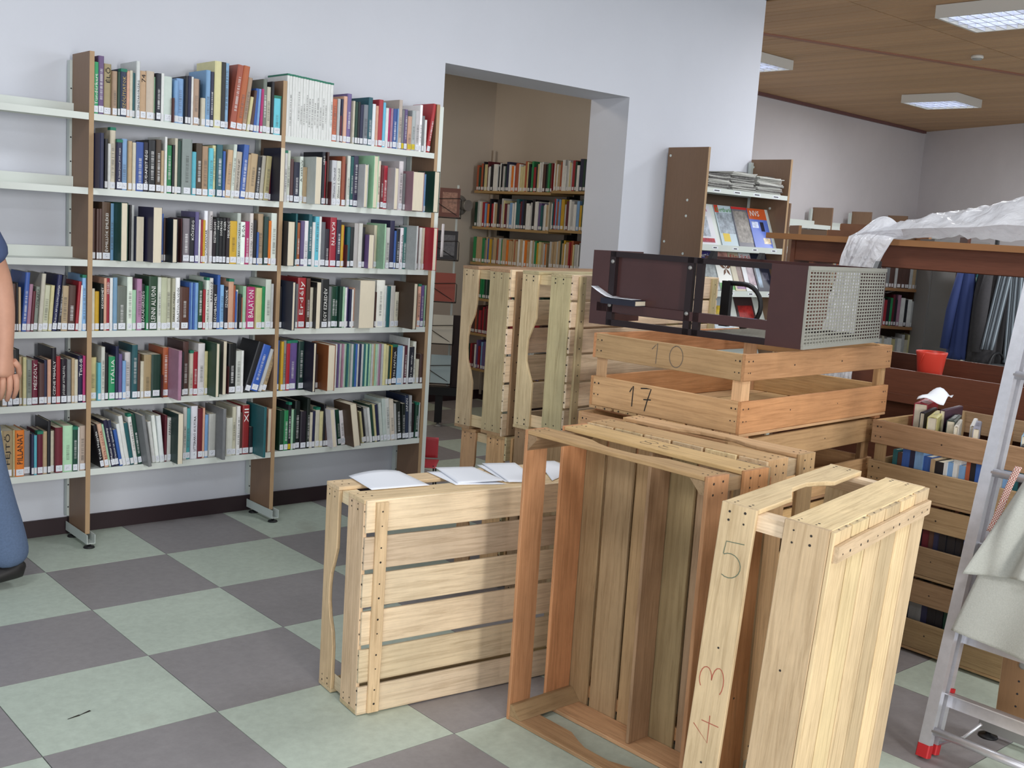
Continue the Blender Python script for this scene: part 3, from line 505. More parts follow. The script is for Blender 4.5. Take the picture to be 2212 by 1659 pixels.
(2,5):'''675~22.0~197~D~0~0;698~22.2~196~E~0~0;720~15.7~234~K~0~0~y;737~11.4~198~e~0~0;749~13.7~198~D~0~0;763~27.0~237~K~0~0;791~32.7~185~K~0~0;824~16.2~248~K~0~0;841~16.2~177~C~0~0;857~16.3~181~N~0~0;874~23.2~200~C~0~0;898~19.9~178~y~0~0;919~12.0~213~K~0~0;931~15.5~187~M~0~0;947~25.1~194~W~-7~47~fn;1005~21.4~183~D~-7~0;1027~23.9~177~W~-7~0;1052~40.2~220~M~-9~74~fn;1147~13.7~165~y~-9~0;1162~16.2~185~K~-9~0;1179~17.4~179~G~-9~0;1197~15.1~183~W~-9~0;1213~15.2~198~D~-9~0;1229~14.0~196~y~-8~0;1244~17.8~195~N~-8~0;1262~17.9~204~W~-7~0;1281~21.7~224~W~-6~0;1303~23.1~223~W~-6~0;1327~25.7~216~C~-6~0;1354~13.3~193~G~-5~0;1367~28.6~203~K~-5~0;1397~21.2~190~K~-3~0;1419~22.5~232~N~-3~0~~JAPAN;1442~16.2~230~G~-2~0;1458~21.5~186~K~0~0;1481~19.0~190~D~0~0;1500~4.6~190~W~0~0'''}
shelf_books()

# ---------------------------------------------------------------- wooden crates
M_WOOD = mat('crate_wood', (205, 174, 128), 0.72, objcol=True, grain=0.30, nscale=5, namt=0.10, rnd=0.07, bump=0.35, bscale=90, stain=(5.5, 0.70, (112, 92, 68), (0.5, 2.0, 2.0)))
M_NAIL = mat('nail_head', (44, 38, 34), 0.6)
WOODC = dict(pale=(212, 186, 148), tan=(198, 160, 116), orange=(190, 138, 96), grey=(192, 174, 136), dirty=(162, 134, 100), light=(226, 204, 172))
def board_mesh(name, l, w, t, rng, scallop=0.0, chip=0.0012):
    """rough board, length along x (0..l), width along y (0..w), thickness z (0..t); scallop = depth of the hand hold cut in the y=0 edge"""
    m = MB(); n = 14 if scallop else 6; c = min(0.0018, t*0.2)
    sk = rng.uniform(0.26, 0.31); ek = rng.uniform(0.69, 0.75); bow = rng.uniform(-0.0016, 0.0016)
    for i in range(n+1):
        u = i/n; x = l*u
        y0 = rng.uniform(-chip, chip)*0.6; y1 = w+rng.uniform(-chip, chip)*0.6
        if scallop:
            if sk < u < ek:
                k = (u-sk)/(ek-sk); s = math.sin(PI*k); y0 += scallop*min(1.0, s*1.12)
        y0 = max(0, y0) if not scallop else y0; y1 = min(w, y1)
        b = bow*math.sin(PI*u)*0
        m.v += [(x, y0+c, b), (x, y1-c, b), (x, y1, b+c), (x, y1, b+t-c), (x, y1-c, b+t), (x, y0+c, b+t), (x, y0, b+t-c), (x, y0, b+c)]
    for i in range(n):
        for k in range(8):
            m.quad(i*8+k, i*8+(k+1) % 8, (i+1)*8+(k+1) % 8, (i+1)*8+k)
    m.quad(*range(7, -1, -1)); m.quad(*[n*8+k for k in range(8)])
    # faces were wound outward for +x extrusion: flip
    m.f = [tuple(f[::-1]) for f in m.f]
    return m.mesh(name, M_WOOD)
def crate(label, M, L, W, H, tone=('tan', 'pale'), seed=1, group='wooden fruit crates', divider=False, marks=(), scal=True, gap=0, slat_tone=None, end_tone=None, nslat=6, broken=False):
    rng = random.Random(seed); cr = thing('wooden_crate', label, 'crate', M, group); tb = 0.012; gaps = gap or rng.uniform(0.008, 0.012)
    def colr(kind): return lin(jitter(WOODC[kind], rng, 0.08, 3))
    def put(name, mesh, o, x, y, kind): return link(name, mesh, cr, axes(o, x, y), color=colr(kind))
    zl = 0.0105; lt = 0.43*H-zl; rz = 0.675*H; rt = H-rz; A, B = tone; E_ = end_tone or A; parts = {}
    for key, z, hh, nm in (('low', zl, lt, 'side_board'), ('rim', rz, rt, 'rim_board')):
        parts[key+'_y0'] = put(nm, board_mesh(nm, L, hh, tb, rng), (0, tb, z), (1, 0, 0), (0, 0, 1), A)
        parts[key+'_y1'] = put(nm, board_mesh(nm, L, hh, tb, rng), (L, W-tb, z), (-1, 0, 0), (0, 0, 1), A)
        sc = hh*0.46 if key == 'rim' and scal else 0
        parts[key+'_x0'] = put(nm, board_mesh(nm, W-2*tb-0.001, hh, tb, rng, sc), (tb, W-tb-0.0005, z), (0, -1, 0), (0, 0, 1), E_)
        parts[key+'_x1'] = put(nm, board_mesh(nm, W-2*tb-0.001, hh, tb, rng, sc), (L-tb, tb+0.0005, z), (0, 1, 0), (0, 0, 1), E_)
    def post(o, x, y, kind):
        m = MB(); q = 0.048; ll = H-0.0105-0.003
        m.v = [(0, 0, 0), (0, q, 0), (0, 0.012, q*0.75), (0, 0, q*0.75), (ll, 0, 0), (ll, q, 0), (ll, 0.012, q*0.75), (ll, 0, q*0.75)]
        for f in ((0, 1, 2, 3), (7, 6, 5, 4), (0, 4, 5, 1), (1, 5, 6, 2), (2, 6, 7, 3), (3, 7, 4, 0)): m.quad(*f)
        m.f = [tuple(f[::-1]) for f in m.f]
        put('corner_post', m.mesh('corner_post', M_WOOD), o, x, y, kind)
    e = 0.0006
    post((tb+e, tb+e, 0.0108), (0, 0, 1), (1, 0, 0), B); post((L-tb-e, tb+e, 0.0108), (0, 0, 1), (0, 1, 0), B)
    post((L-tb-e, W-tb-e, 0.0108), (0, 0, 1), (-1, 0, 0), B); post((tb+e, W-tb-e, 0.0108), (0, 0, 1), (0, -1, 0), B)
    sw = (W-gaps*(nslat-1))/nslat; y = 0; st = slat_tone or B
    for k in range(nslat):
        wd = sw+rng.uniform(-0.006, 0.006) if k < nslat-1 else W-y
        inset = rng.uniform(0, 0.004)
        put('slat', board_mesh('slat', L-inset*2, wd, 0.010, rng), (inset, y, 0), (1, 0, 0), (0, 1, 0), st); y += wd+gaps
    bw = 0.042
    for x0 in (0.028, L-0.028-bw):
        put('batten', board_mesh('batten', W-0.012, bw+rng.uniform(-0.004, 0.004), 0.0115, rng, chip=0.004), (x0+bw, 0.006, -0.0118), (0, 1, 0), (-1, 0, 0), A)
    if divider:
        put('divider_board', board_mesh('divider_board', L-2*tb-0.004, 0.088, 0.011, rng), (tb+0.002, W*0.50, 0.0125), (1, 0, 0), (0, 0, 1), 'dirty')
    # nails
    m = MB()
    def nail(p, n):
        n = Vector(n); a = n.orthogonal().normalized(); b = n.cross(a); k = len(m.v); r = rng.uniform(0.0022, 0.0038)
        for i in range(6): m.v.append(tuple(Vector(p)+n*0.0006+(a*math.cos(i*PI/3)+b*math.sin(i*PI/3))*r))
        m.quad(*[k+i for i in range(6)])
    for z in (0.05, 0.09, 0.205, 0.242):
        zz = z*H/0.265
        for yy in (0.02, 0.036, W-0.02, W-0.038): nail((0, yy, zz), (-1, 0, 0)) if 0.012 < yy < W-0.012 else None; nail((L, yy, zz), (1, 0, 0))
        for xx in (0.018, 0.04, L-0.018, L-0.042): nail((xx+rng.uniform(-.006, .006), 0, zz), (0, -1, 0)); nail((xx, W, zz), (0, 1, 0))
    for k in range(nslat):
        for q in (0.3, 0.7):
            yy = (k+q)*W/nslat
            for xx in (0.006, ): nail((0.0, yy, 0.005), (-1, 0, 0)); nail((L, yy, 0.005), (1, 0, 0))
            for xx in (0.05, L-0.05): nail((xx, yy, -0.0119), (0, 0, -1))
    for xx in (0.3*L, 0.62*L): nail((xx, 0, 0.07), (0, -1, 0)); nail((xx, 0, 0.22*H/0.265), (0, -1, 0))
    m.obj('nail_heads', M_NAIL, cr, kind='stuff')
    for key, strokes, colr_, wd in marks: handwriting(parts[key], strokes, colr_, wd, tb)
    return cr
M_PENCIL = mat('pencil_mark', (108, 96, 84), 0.7); M_MARKER = mat('black_marker', (44, 38, 34), 0.6); M_GREENP = mat('green_pencil', (96, 108, 88), 0.7); M_REDP = mat('red_pencil', (168, 84, 66), 0.7)
def handwriting(board, strokes, mt, wd, tb):
    m = MB()
    for st in strokes:
        P = [Vector((a, b, tb+0.0005)) for a, b in st]
        for i, p in enumerate(P):
            t = (P[min(i+1, len(P)-1)]-P[max(i-1, 0)]).normalized(); n = Vector((-t.y, t.x, 0))*wd/2
            m.v += [tuple(p-n), tuple(p+n)]
        b = len(m.v)-2*len(P)
        for i in range(len(P)-1): m.quad(b+2*i, b+2*i+2, b+2*i+3, b+2*i+1)
    m.obj('handwritten_number', mt, board)
def arc(cx, cy, rx, ry, a0, a1, n=14): return [(cx+rx*math.cos(math.radians(a0+(a1-a0)*i/n)), cy+ry*math.sin(math.radians(a0+(a1-a0)*i/n))) for i in range(n+1)]
def digit(d, x, y, w, h):
    S = lambda pts: [(x+a*w, y+b*h) for a, b in pts]
    if d == '1': return [S([(0.1, 0.68), (0.35, 0.85), (0.6, 1.0), (0.58, 0.5), (0.55, 0.0)])]
    if d == '0': return [arc(x+w*0.5, y+h*0.5, w*0.5, h*0.5, 100, 470, 22)]
    if d == '7': return [S([(0.0, 0.96), (0.5, 1.0), (0.9, 1.0), (0.65, 0.5), (0.45, 0.0)]), S([(0.3, 0.5), (0.95, 0.54)])]
    if d == '5': return [S([(0.95, 1.0), (0.2, 0.96), (0.15, 0.62)])+[(x+w*(0.45+0.48*math.cos(math.radians(a))), y+h*(0.33+0.33*math.sin(math.radians(a)))) for a in range(125, -141, -19)]]
    if d == '4': return [S([(0.5, 1.0), (0.0, 0.35), (0.95, 0.4)]), S([(0.7, 0.7), (0.68, 0.0)])]
    if d == '3': return [[(x+w*(0.4+0.45*math.cos(math.radians(a))), y+h*(0.75+0.25*math.sin(math.radians(a)))) for a in range(140, -91, -23)]+[(x+w*(0.4+0.55*math.cos(math.radians(a))), y+h*(0.25+0.25*math.sin(math.radians(a)))) for a in range(90, -141, -23)]]
    if d == '8': return [arc(x+w*0.5, y+h*0.75, w*0.4, h*0.25, -90, 270, 16), arc(x+w*0.5, y+h*0.25, w*0.5, h*0.25, 90, 450, 16)]
    return []
def rot3(x, y, z): return Matrix(((x[0], y[0], z[0]), (x[1], y[1], z[1]), (x[2], y[2], z[2])))
B_LONG = rot3((1, 0, 0), (0, 0, -1), (0, 1, 0)).to_4x4()
B_END = rot3((0, 0, 1), (-1, 0, 0), (0, -1, 0)).to_4x4()
def pose(x, y, z, yaw, rx=0, ry=0, base=Matrix.Identity(4)): return T(x, y, z) @ RZ(yaw) @ Matrix.Rotation(rx, 4, 'X') @ Matrix.Rotation(ry, 4, 'Y') @ base
# front left: on its long side, bottom slats towards us
c1 = crate('wooden crate lying on its side in front, slatted bottom to us, white papers on top', pose(-0.1777, -1.7525, 0.6606, -0.118, base=B_LONG), 0.89, 0.658, 0.268, ('pale', 'light'), 3, slat_tone='light', gap=0.0135)
# middle: on end, open side to the left
c2 = crate('orange-brown crate standing on end in the middle, open and empty towards the camera', pose(0.4676, -2.6767, 0.001, -1.5565, base=B_END), 0.891, 0.6724, 0.2661, ('orange', 'dirty'), 5, divider=True, slat_tone='dirty', end_tone='tan',
    marks=(('low_x1', digit('3', 0.27, 0.025, 0.05, 0.05)+digit('8', 0.34, 0.025, 0.045, 0.05), M_PENCIL, 0.002),))
# behind it, back to back
c3 = crate('tan crate standing on end, back to back behind the open orange-brown crate', pose(0.512, -1.945, 0.001, 1.6391, base=B_END), 0.882, 0.655, 0.262, ('tan', 'pale'), 8)
# front right, leaning a little
def upright(pts, x, y): return [[(x+b, y-a) for a, b in st] for st in pts]
def sideways(pts, x, y): return [[(x+a, y+b) for a, b in st] for st in pts]
c4 = crate('pale crate standing on end at front right, numbers 5 and 43 pencilled on its board', pose(0.0629, -3.0729, 0.0028, -2.9378, -0.0561, -0.0036, base=B_END), 0.88, 0.655, 0.265, ('pale', 'light'), 12, slat_tone='pale',
    marks=(('rim_y0', upright(digit('5', 0, 0, 0.058, 0.085), 0.712, 0.072), M_GREENP, 0.0020), ('rim_y0', sideways(digit('4', 0, 0, 0.07, 0.062), 0.315, 0.012)+sideways(digit('3', 0, 0, 0.062, 0.06), 0.44, 0.016), M_REDP, 0.0020)))
PQ = [[(0.207, -1.528), (0.326, -1.569), (0.337, -1.778), (0.179, -1.719)], [(0.263, -1.498), (0.388, -1.544), (0.349, -1.76), (0.19, -1.717)], [(0.426, -1.519), (0.539, -1.559), (0.44, -1.81), (0.351, -1.753)], [(0.451, -1.515), (0.565, -1.559), (0.46, -1.806), (0.351, -1.774)], [(0.667, -1.561), (0.73, -1.585), (0.699, -1.727), (0.505, -1.813)]]
# stack in the middle with 10 and 17
SX, SY, SYAW = 0.919, -2.227, 0.0732
for k, (dx, dy, dr, lb) in enumerate(((0.0, 0.0, 0.0, 'crate on top of the middle stack, 10 and 17 written on its boards'),
        (-0.035, 0.012, 0.004, 'second crate from the top of the middle stack, under the one marked 10 and 17'),
        (0.0, 0.02, 0.01, 'third crate from the top of the middle stack'), (-0.02, 0.01, -0.006, 'bottom crate of the middle stack'))):
    z = 0.8505-k*0.2832
    mk = ()
    if k == 0: mk = (('rim_x0', digit('1', 0.245, 0.012, 0.045, 0.07)+digit('0', 0.325, 0.010, 0.055, 0.072), M_PENCIL, 0.003), ('low_x0', digit('1', 0.165, 0.022, 0.03, 0.072)+digit('7', 0.215, 0.014, 0.05, 0.08), M_MARKER, 0.0045))
    crate(lb, pose(SX+dx, SY+dy, z, SYAW+dr), 1.02, 0.634, 0.270, ('tan' if k else 'orange', 'tan'), 30+k, scal=False, marks=mk, end_tone='tan')
# two standing crates further left, each upon another one
crate('left one of two crates standing on their sides before the opening, scalloped board at left', pose(0.93, -1.058, 1.307, 0.10, base=B_LONG), 1.0, 0.672, 0.273, ('dirty', 'grey'), 41, end_tone='grey', slat_tone='light')
crate('crate lying underneath the left crate before the opening', pose(0.955, -1.065, 0.632, 0.10, base=B_LONG), 1.0, 0.630, 0.262, ('tan', 'grey'), 42, end_tone='tan')
crate('right one of two crates before the opening, dark smudge on its board', pose(0.975, -1.365, 1.31, 0.14, base=B_LONG), 1.07, 0.6235, 0.253, ('grey', 'pale'), 43, end_tone='grey', slat_tone='light')
crate('crate lying underneath the right crate before the opening', pose(0.985, -1.372, 0.684, 0.12, base=B_LONG), 1.03, 0.682, 0.262, ('dirty', 'grey'), 44, end_tone='dirty')
# stack of crates with books at right
for k, lb in enumerate(('topmost crate of the right stack, open top full of books', 'middle crate of the right stack, books showing between its boards', 'bottom crate of the right stack, standing on the floor by the ladder')):
    crate(lb, pose(1.81+0.006*k, -2.178-0.008*k, 0.5745-k*0.281, -PI/2+(0.0, 0.008, -0.006)[k]), 0.93, 0.645, 0.270, ('dirty', 'dirty'), 50+k, scal=False, end_tone='tan')
# books in those crates
def loose(label, loc, dims, col, rot, lab=''):
    rng = random.Random(len(label)); t, h, d = dims
    return make_book(T(*loc) @ rot, t, h, d, col, rng, True, label, None, False, lab, '', None, True)
rz_ = lambda a: RZ(a)
RX90 = Matrix.Rotation(-PI/2, 4, 'X')
zt = 0.5855
st = MB(); rng = random.Random(4); cm = []
def stuff_books(name, label, runs, parent=None):
    """runs: (origin, direction along the row, facing, length, hmin, hmax, depth, colours)"""
    pal = 'WCGgKNBbTEeDRrOoYyPptMs'; mats = [mat('shelf_book_'+k, PAL[k], 0.45, nscale=60, namt=0.12, stretch=(1, 1, 0.3)) for k in pal]+[M_PAGE, mat('call_label', (222, 224, 228), 0.6)]
    m = MB(); rg = random.Random(len(label)*7)
    for o, dx, fy, ln, h0, h1, dp, cols, gap in runs:
        x = 0.0; A = axes(o, dx, tuple(-c for c in fy))
        while x < ln:
            if cols == '*': c = rg.choice('WCGgKNBbTEDRrOoYyPtMsRoOCW')
            else: c = rg.choice(cols)
            t = rg.uniform(0.012, 0.034); t = min(t, max(0.006, ln-x)); h = rg.uniform(h0, h1); s = rg.uniform(0, 0.01)
            m.xbox(A, x, s, 0, x+t-0.0006, s+0.002, h, m=pal.index(c)); m.xbox(A, x, s+0.002, 0, x+0.0016, dp, h, m=pal.index(c)); m.xbox(A, x+t-0.0022, s+0.002, 0, x+t-0.0006, dp, h, m=pal.index(c)); m.xbox(A, x+0.0016, s+0.002, 0.002, x+t-0.0022, dp-0.003, h-0.003, m=len(pal))
            if gap: m.xbox(A, x+t*0.15, s-0.0006, 0.006, x+t*0.82, s, 0.03, m=len(pal)+1)
            x += t
            if rg.random() < 0.03: x += 0.01
    return m.obj(name, mats, parent, kind='stuff', label=label, cat='books')
dY = (0, -1, 0); fX = (-1, 0, 0)
stuff_books('packed_books', 'rows of books packed in the crates of the right stack, seen between the boards', [((1.835, -2.26, 0.5775), dY, fX, 0.76, 0.15, 0.19, 0.14, 'TBWbMoWbBKKGWrtWGKNW', 0), ((1.841, -2.265, 0.298), dY, fX, 0.75, 0.19, 0.235, 0.16, 'KNDgrBtGKNDM', 0), ((1.847, -2.27, 0.0165), dY, fX, 0.74, 0.19, 0.235, 0.16, 'KMKGKDWKNg', 0)])
stuff_books('buried_books', 'layer of books lying at the bottom of the topmost right crate', [((2.0, -2.26, 0.5865), dY, fX, 0.76, 0.15, 0.165, 0.36, '*', 0)])
Z0 = 0.752
FL = Matrix.Rotation(PI/2, 4, 'Y')
BK = [  # label, centre, (thick, height, depth), colour, yaw, standing?
 ('thick dark red book in the top right crate, white paper over it', (2.14, -2.235, Z0), (0.05, 0.215, 0.15), (150, 34, 52), 1, 0.3),
 ('thin black book between the red book and the purple one in the top right crate', (2.05, -2.292, Z0), (0.018, 0.19, 0.13), (34, 34, 44), 1, 0.25),
 ('dark purple book standing on edge in the top right crate', (2.10, -2.345, Z0), (0.02, 0.20, 0.145), (72, 50, 66), 1, 0.15),
 ('pale yellow book lying with pages up in the top right crate', (1.98, -2.37, Z0), (0.035, 0.20, 0.13), (206, 196, 130), 1, 0.35),
 ('dark green and cream book lying beside the pale yellow book in the top right crate', (2.04, -2.412, Z0), (0.03, 0.19, 0.12), (50, 62, 56), 1, 0.35),
 ('thin light book leaning in the middle of the top right crate', (2.0, -2.455, Z0), (0.016, 0.19, 0.11), (214, 208, 196), 1, 0.4),
 ('thin white book in the middle of the top right crate', (2.05, -2.49, Z0), (0.016, 0.2, 0.115), (226, 224, 220), 1, 0.4),
 ('grey and navy book right of the white ones in the top right crate', (2.0, -2.53, Z0), (0.024, 0.2, 0.115), (150, 150, 166), 1, 0.42),
 ('thick green book with pale lettered bands standing in the top right crate', (2.03, -2.60, Z0), (0.042, 0.21, 0.165), (70, 92, 66), 1, 0.35),
 ('small orange book beside the green lettered book in the top right crate', (1.96, -2.66, Z0), (0.014, 0.18, 0.105), (206, 140, 80), 1, 0.35),
 ('light blue book nearest the ladder in the top right crate', (2.0, -2.70, Z0), (0.016, 0.2, 0.12), (150, 184, 208), 1, 0.35),
 ('black and white book under the light blue one in the top right crate', (1.95, -2.725, Z0), (0.018, 0.18, 0.09), (40, 40, 46), 1, 0.35)]
for lb, (x, y, z), (t, h, d), col, s, yw in BK:
    M = T(x, y, z) @ RZ(-PI/2+yw) @ T(-h/2, 0, 0) @ Matrix.Rotation(PI/2, 4, 'Y') @ T(-d*0, -t/2*0, 0)
    # lying on its fore-edge: spine up
    M = T(x-0.09, y, z) @ RZ(yw) @ rot3((0, -1, 0), (0, 0, -1), (1, 0, 0)).to_4x4() @ T(0, -d, 0)
    make_book(M, t, h, d, col, random.Random(len(lb)), True, lb, None, False, '', '', None, True)
def bent_sheet(name, label, c4_, z, mt, curl, cat='paper', th=0.0005, group=None, seed=0):
    a, b, c, d = [Vector((p[0], p[1], z+(p[2] if len(p) > 2 else 0))) for p in c4_]
    cx = (a+b+c+d)/4; loc = T(cx.x, cx.y, cx.z)
    def fn(u, v):
        p = a.lerp(b, u).lerp(d.lerp(c, u), v)-cx
        return (p.x, p.y, p.z+curl(u, v))
    return MB().surf(fn, 8, 8, thick=th).obj(name, mt, None, loc, label=label, cat=cat, group=group)
M_PAPER = mat('white_paper', (236, 239, 246), 0.7)
bent_sheet('paper_sheet', 'crumpled white paper on the dark red book in the right crate', [(2.03, -2.225), (2.13, -2.20), (2.15, -2.31), (2.06, -2.32)], 0.916, M_PAPER, lambda u, v: 0.035*math.sin(PI*u)*math.sin(PI*v)+0.03*u*v+0.01*math.sin(7*u+5*v), 'paper')
# papers on the front left crate
ZP = 0.6625
flat = lambda u, v: 0.0012*math.sin(3*u+1.3)*math.sin(2.5*v)
bent_sheet('paper_sheet', 'leftmost white sheet of paper on the front left crate', [(-0.062, -1.477), (0.125, -1.487), (0.098, -1.690), (-0.097, -1.660)], ZP, M_PAPER, lambda u, v: 0.002+0.010*u*(1-u)*4*(1-v)**2)
bent_sheet('paper_sheet', 'lower sheet of the second pile from the left on the front crate', PQ[0], ZP, M_PAPER, flat)
bent_sheet('paper_sheet', 'upper sheet of the second pile from the left on the front crate', PQ[1], ZP+0.003, M_PAPER, lambda u, v: 0.004*u*v+flat(u, v))
bent_sheet('paper_sheet', 'lower sheet of the third pile on the front crate', PQ[2], ZP, M_PAPER, flat)
bent_sheet('paper_sheet', 'upper sheet of the third pile on the front crate, left of the open crate', PQ[3], ZP+0.003, M_PAPER, flat)
bent_sheet('paper_sheet', 'rightmost sheet on the front crate, seen through the open crate', PQ[4], ZP, M_PAPER, flat)

# ---------------------------------------------------------------- brown metal frame on the middle stack
M_BRN = mat('brown_lacquer', (70, 42, 40), 0.35, nscale=10, namt=0.1, coat=0.2)
M_BRND = mat('dark_brown_metal', (36, 24, 26), 0.4)
M_ZINC = mat('galvanised_wire', (168, 168, 158), 0.45, metal=0.4)
cg = thing('metal_cage', 'dark brown metal frame box with galvanised mesh end, lying on the middle crate stack', 'metal box', pose(1.133, -2.288, 1.1385, 0.1669))
FL_, FW, FH = 0.67, 0.854, 0.272
E4 = 0.0007
m = MB(); m.box(0, 0.006, 0, 0.003, 0.135, FH); m.obj('front_strip', M_BRN, cg)
m = MB(); m.box(0, FW-0.075, 0, 0.003, FW, FH); m.box(0.003, FW-0.003, 0.0, FL_*0.5, FW, FH); m.obj('end_sheet', M_BRN, cg)
m = MB(); m.box(0.02, FW-0.40, 0.045, 0.023, FW-0.075, FH-0.004); m.obj('side_sheet', M_BRN, cg)
for y in (FW-0.10, FW-0.425, FW-0.462): MB().box(0.0, y, 0.0, 0.020, y+0.024, FH-0.001).obj('post', M_BRND, cg)
m = MB(); m.box(0.0, 0.135, FH-0.02, 0.02, FW-0.075, FH); m.obj('top_rail', M_BRND, cg)
m = MB(); m.box(0.0, 0.135, 0.050, 0.03, FW-0.03, 0.082); m.obj('tray_rail', M_BRN, cg)
MB().box(0.0, 0.135, 0.0, 0.02, FW-0.075, 0.022).obj('bottom_rail', M_BRND, cg); MB().box(FL_-0.02, 0.1, 0, FL_, FW, 0.022).obj('bottom_rail', M_BRND, cg)
m = MB(); m.box(FL_-0.003, 0.0, 0, FL_, 0.10, FH); m.box(FL_-0.02, 0.1, FH-0.02, FL_, FW-0.1, FH); m.obj('back_strip', M_BRN, cg)
m = MB()
nx, nz = 28, 21
for i in range(nx+1): x = 0.006+(FL_-0.016)*i/nx; m.box(x-0.0028, 0, 0.004, x+0.0028, 0.0018, FH-0.004)
for k in range(nz+1): z = 0.014+(FH-0.030)*k/nz; m.box(0.004, 0.0018, z-0.0026, FL_-0.006, 0.0034, z+0.0026)
m.obj('wire_mesh', M_ZINC, cg, kind='stuff')
m = MB(); m.box(0, -0.002, FH-0.013, FL_-0.004, 0.006, FH); m.box(0, -0.002, 0, FL_-0.004, 0.006, 0.012); m.box(-0.0015, -0.002, 0.012, 0.0035, 0.006, FH-0.013); m.obj('mesh_border', M_ZINC, cg)
m = MB()
for i in range(26): y = 0.02+i*0.018; m.box(0.02, y-0.0025, 0.002, FL_-0.02, y+0.0025, 0.004)
for k in range(30): x = 0.03+k*0.021; m.box(x-0.0025, 0.02, 0.004, x+0.0025, 0.47, 0.006)
m.obj('bottom_mesh', M_ZINC, cg, kind='stuff')
pts = [(0.3, 0.42, 0.022), (0.3, 0.42, 0.19)]+[(0.3, 0.30-0.01-0.085*math.sin(a*PI/10)*1.0, 0.105+0.085*math.cos(a*PI/10)) for a in range(0, 11)]
m = MB(); m.box(0.29, 0.435, 0.022, 0.312, 0.470, 0.19); m.tube([(0.30, 0.45, 0.183)]+[(0.30, 0.385-0.075*math.sin(a*PI/12), 0.105+0.078*math.cos(a*PI/12)) for a in range(13)], 0.009, 8); m.obj('handle', M_BLACK, cg)
m = MB()
for y in (FW-0.088, FW-0.413):
    for z in (0.075, 0.235): m.lathe([(0.008, 0), (0.007, 0.004), (0.003, 0.006)], 10, M=Matrix(((0, 0, -1, 0), (1, 0, 0, y), (0, 1, 0, z), (0, 0, 0, 1))))
m.obj('bolt_heads', M_FOOT, cg, kind='stuff')
for (x, y) in ((0.01, FW-0.49), (0.62, 0.02), (0.64, 0.5)):
    m = MB(); m.prism([(-0.02, 0), (0.02, 0), (0.02, 0.026), (0.0, 0.026)], -0.008, 0.008, M=T(x, y, FH) @ Matrix(((1, 0, 0, 0), (0, 0, 1, 0), (0, 1, 0, 0), (0, 0, 0, 1)))); m.obj('bracket', M_BLACK, cg)
nb = thing('notebook', 'dark notebook lying on the brown metal frame at its left end', 'notebook', pose(1.133, -2.288, 1.1385, 0.1669) @ T(-0.05, FW-0.23, 0.0825))
m = MB(); m.box(0, 0, 0, 0.12, 0.15, 0.002); m.box(0, 0, 0.018, 0.12, 0.15, 0.020); m.box(0, 0, 0.002, 0.002, 0.15, 0.018); m.obj('cover', mat('dark_blue_cover', (34, 36, 50), 0.5), nb)
MB().box(0.003, 0.002, 0.0022, 0.117, 0.148, 0.0178).obj('page_block', M_PAGE, nb)
pm = pose(1.133, -2.288, 1.1385, 0.1669)
q4 = [pm @ Vector(p) for p in ((-0.045, FW-0.21, 0), (0.06, FW-0.21, 0), (0.06, FW-0.03, 0), (-0.045, FW-0.03, 0))]
bent_sheet('paper_sheet', 'curled white paper on the dark notebook in the brown metal frame', [tuple(p[:2]) for p in q4], 1.1385+0.104, M_PAPER, lambda u, v: 0.0015+0.05*max(0, v-0.55)**1.3*2)
# ---------------------------------------------------------------- brown open bookcase at right
M_BC = mat('red_brown_veneer', (96, 56, 40), 0.45, nscale=24, namt=0.14, stretch=(6, 0.4, 6))
M_BCE = mat('veneer_edge', (138, 96, 60), 0.5)
bc = thing('brown_bookcase', 'tall dark brown wooden open bookcase behind the crates at right, plastic sheet over its top', 'bookcase', T(2.56, -2.2, 0))
def bp(n, x0, y0, z0, x1, y1, z1, mt=None): return MB().box(x0-2.56, y0+2.2, z0, x1-2.56, y1+2.2, z1).obj(n, mt or M_BC, bc)
bp('top_board', 2.535, -4.2, 1.503, 2.92, -1.085, 1.530)
bp('edge_band', 2.531, -4.2, 1.503, 2.5345, -1.085, 1.530, M_BCE)
for y in (-1.215, -2.9, -4.15): bp('upright', 2.56, y-0.022, 0.0, 2.90, y, 1.5025)
bp('upright', 2.565, -1.345, 1.02, 2.59, -1.32, 1.405)
bp('apron', 2.565, -2.877, 1.408, 2.583, -1.238, 1.5025); bp('apron', 2.565, -4.127, 1.408, 2.583, -2.923, 1.5025)
bp('back_board', 2.882, -2.877, 1.40, 2.898, -1.238, 1.5025)
bp('front_rail', 2.562, -2.877, 0.855, 2.580, -1.238, 0.962); bp('front_rail', 2.562, -4.127, 0.855, 2.580, -2.923, 0.962)
bp('rear_rail', 2.880, -2.877, 0.90, 2.898, -1.238, 1.005); bp('rear_rail', 2.880, -4.127, 0.90, 2.898, -2.923, 1.005)
bp('shelf', 2.535, -2.877, 0.820, 2.899, -1.238, 0.8545); bp('shelf', 2.535, -4.127, 0.820, 2.899, -2.923, 0.8545)
bp('shelf', 2.565, -2.877, 0.34, 2.899, -1.238, 0.365); bp('shelf', 2.565, -4.127, 0.34, 2.899, -2.923, 0.365)
bp('lower_panel', 2.60, -2.877, 0.03, 2.615, -1.238, 0.339); bp('lower_panel', 2.60, -2.877, 0.3655, 2.615, -1.238, 0.8195)
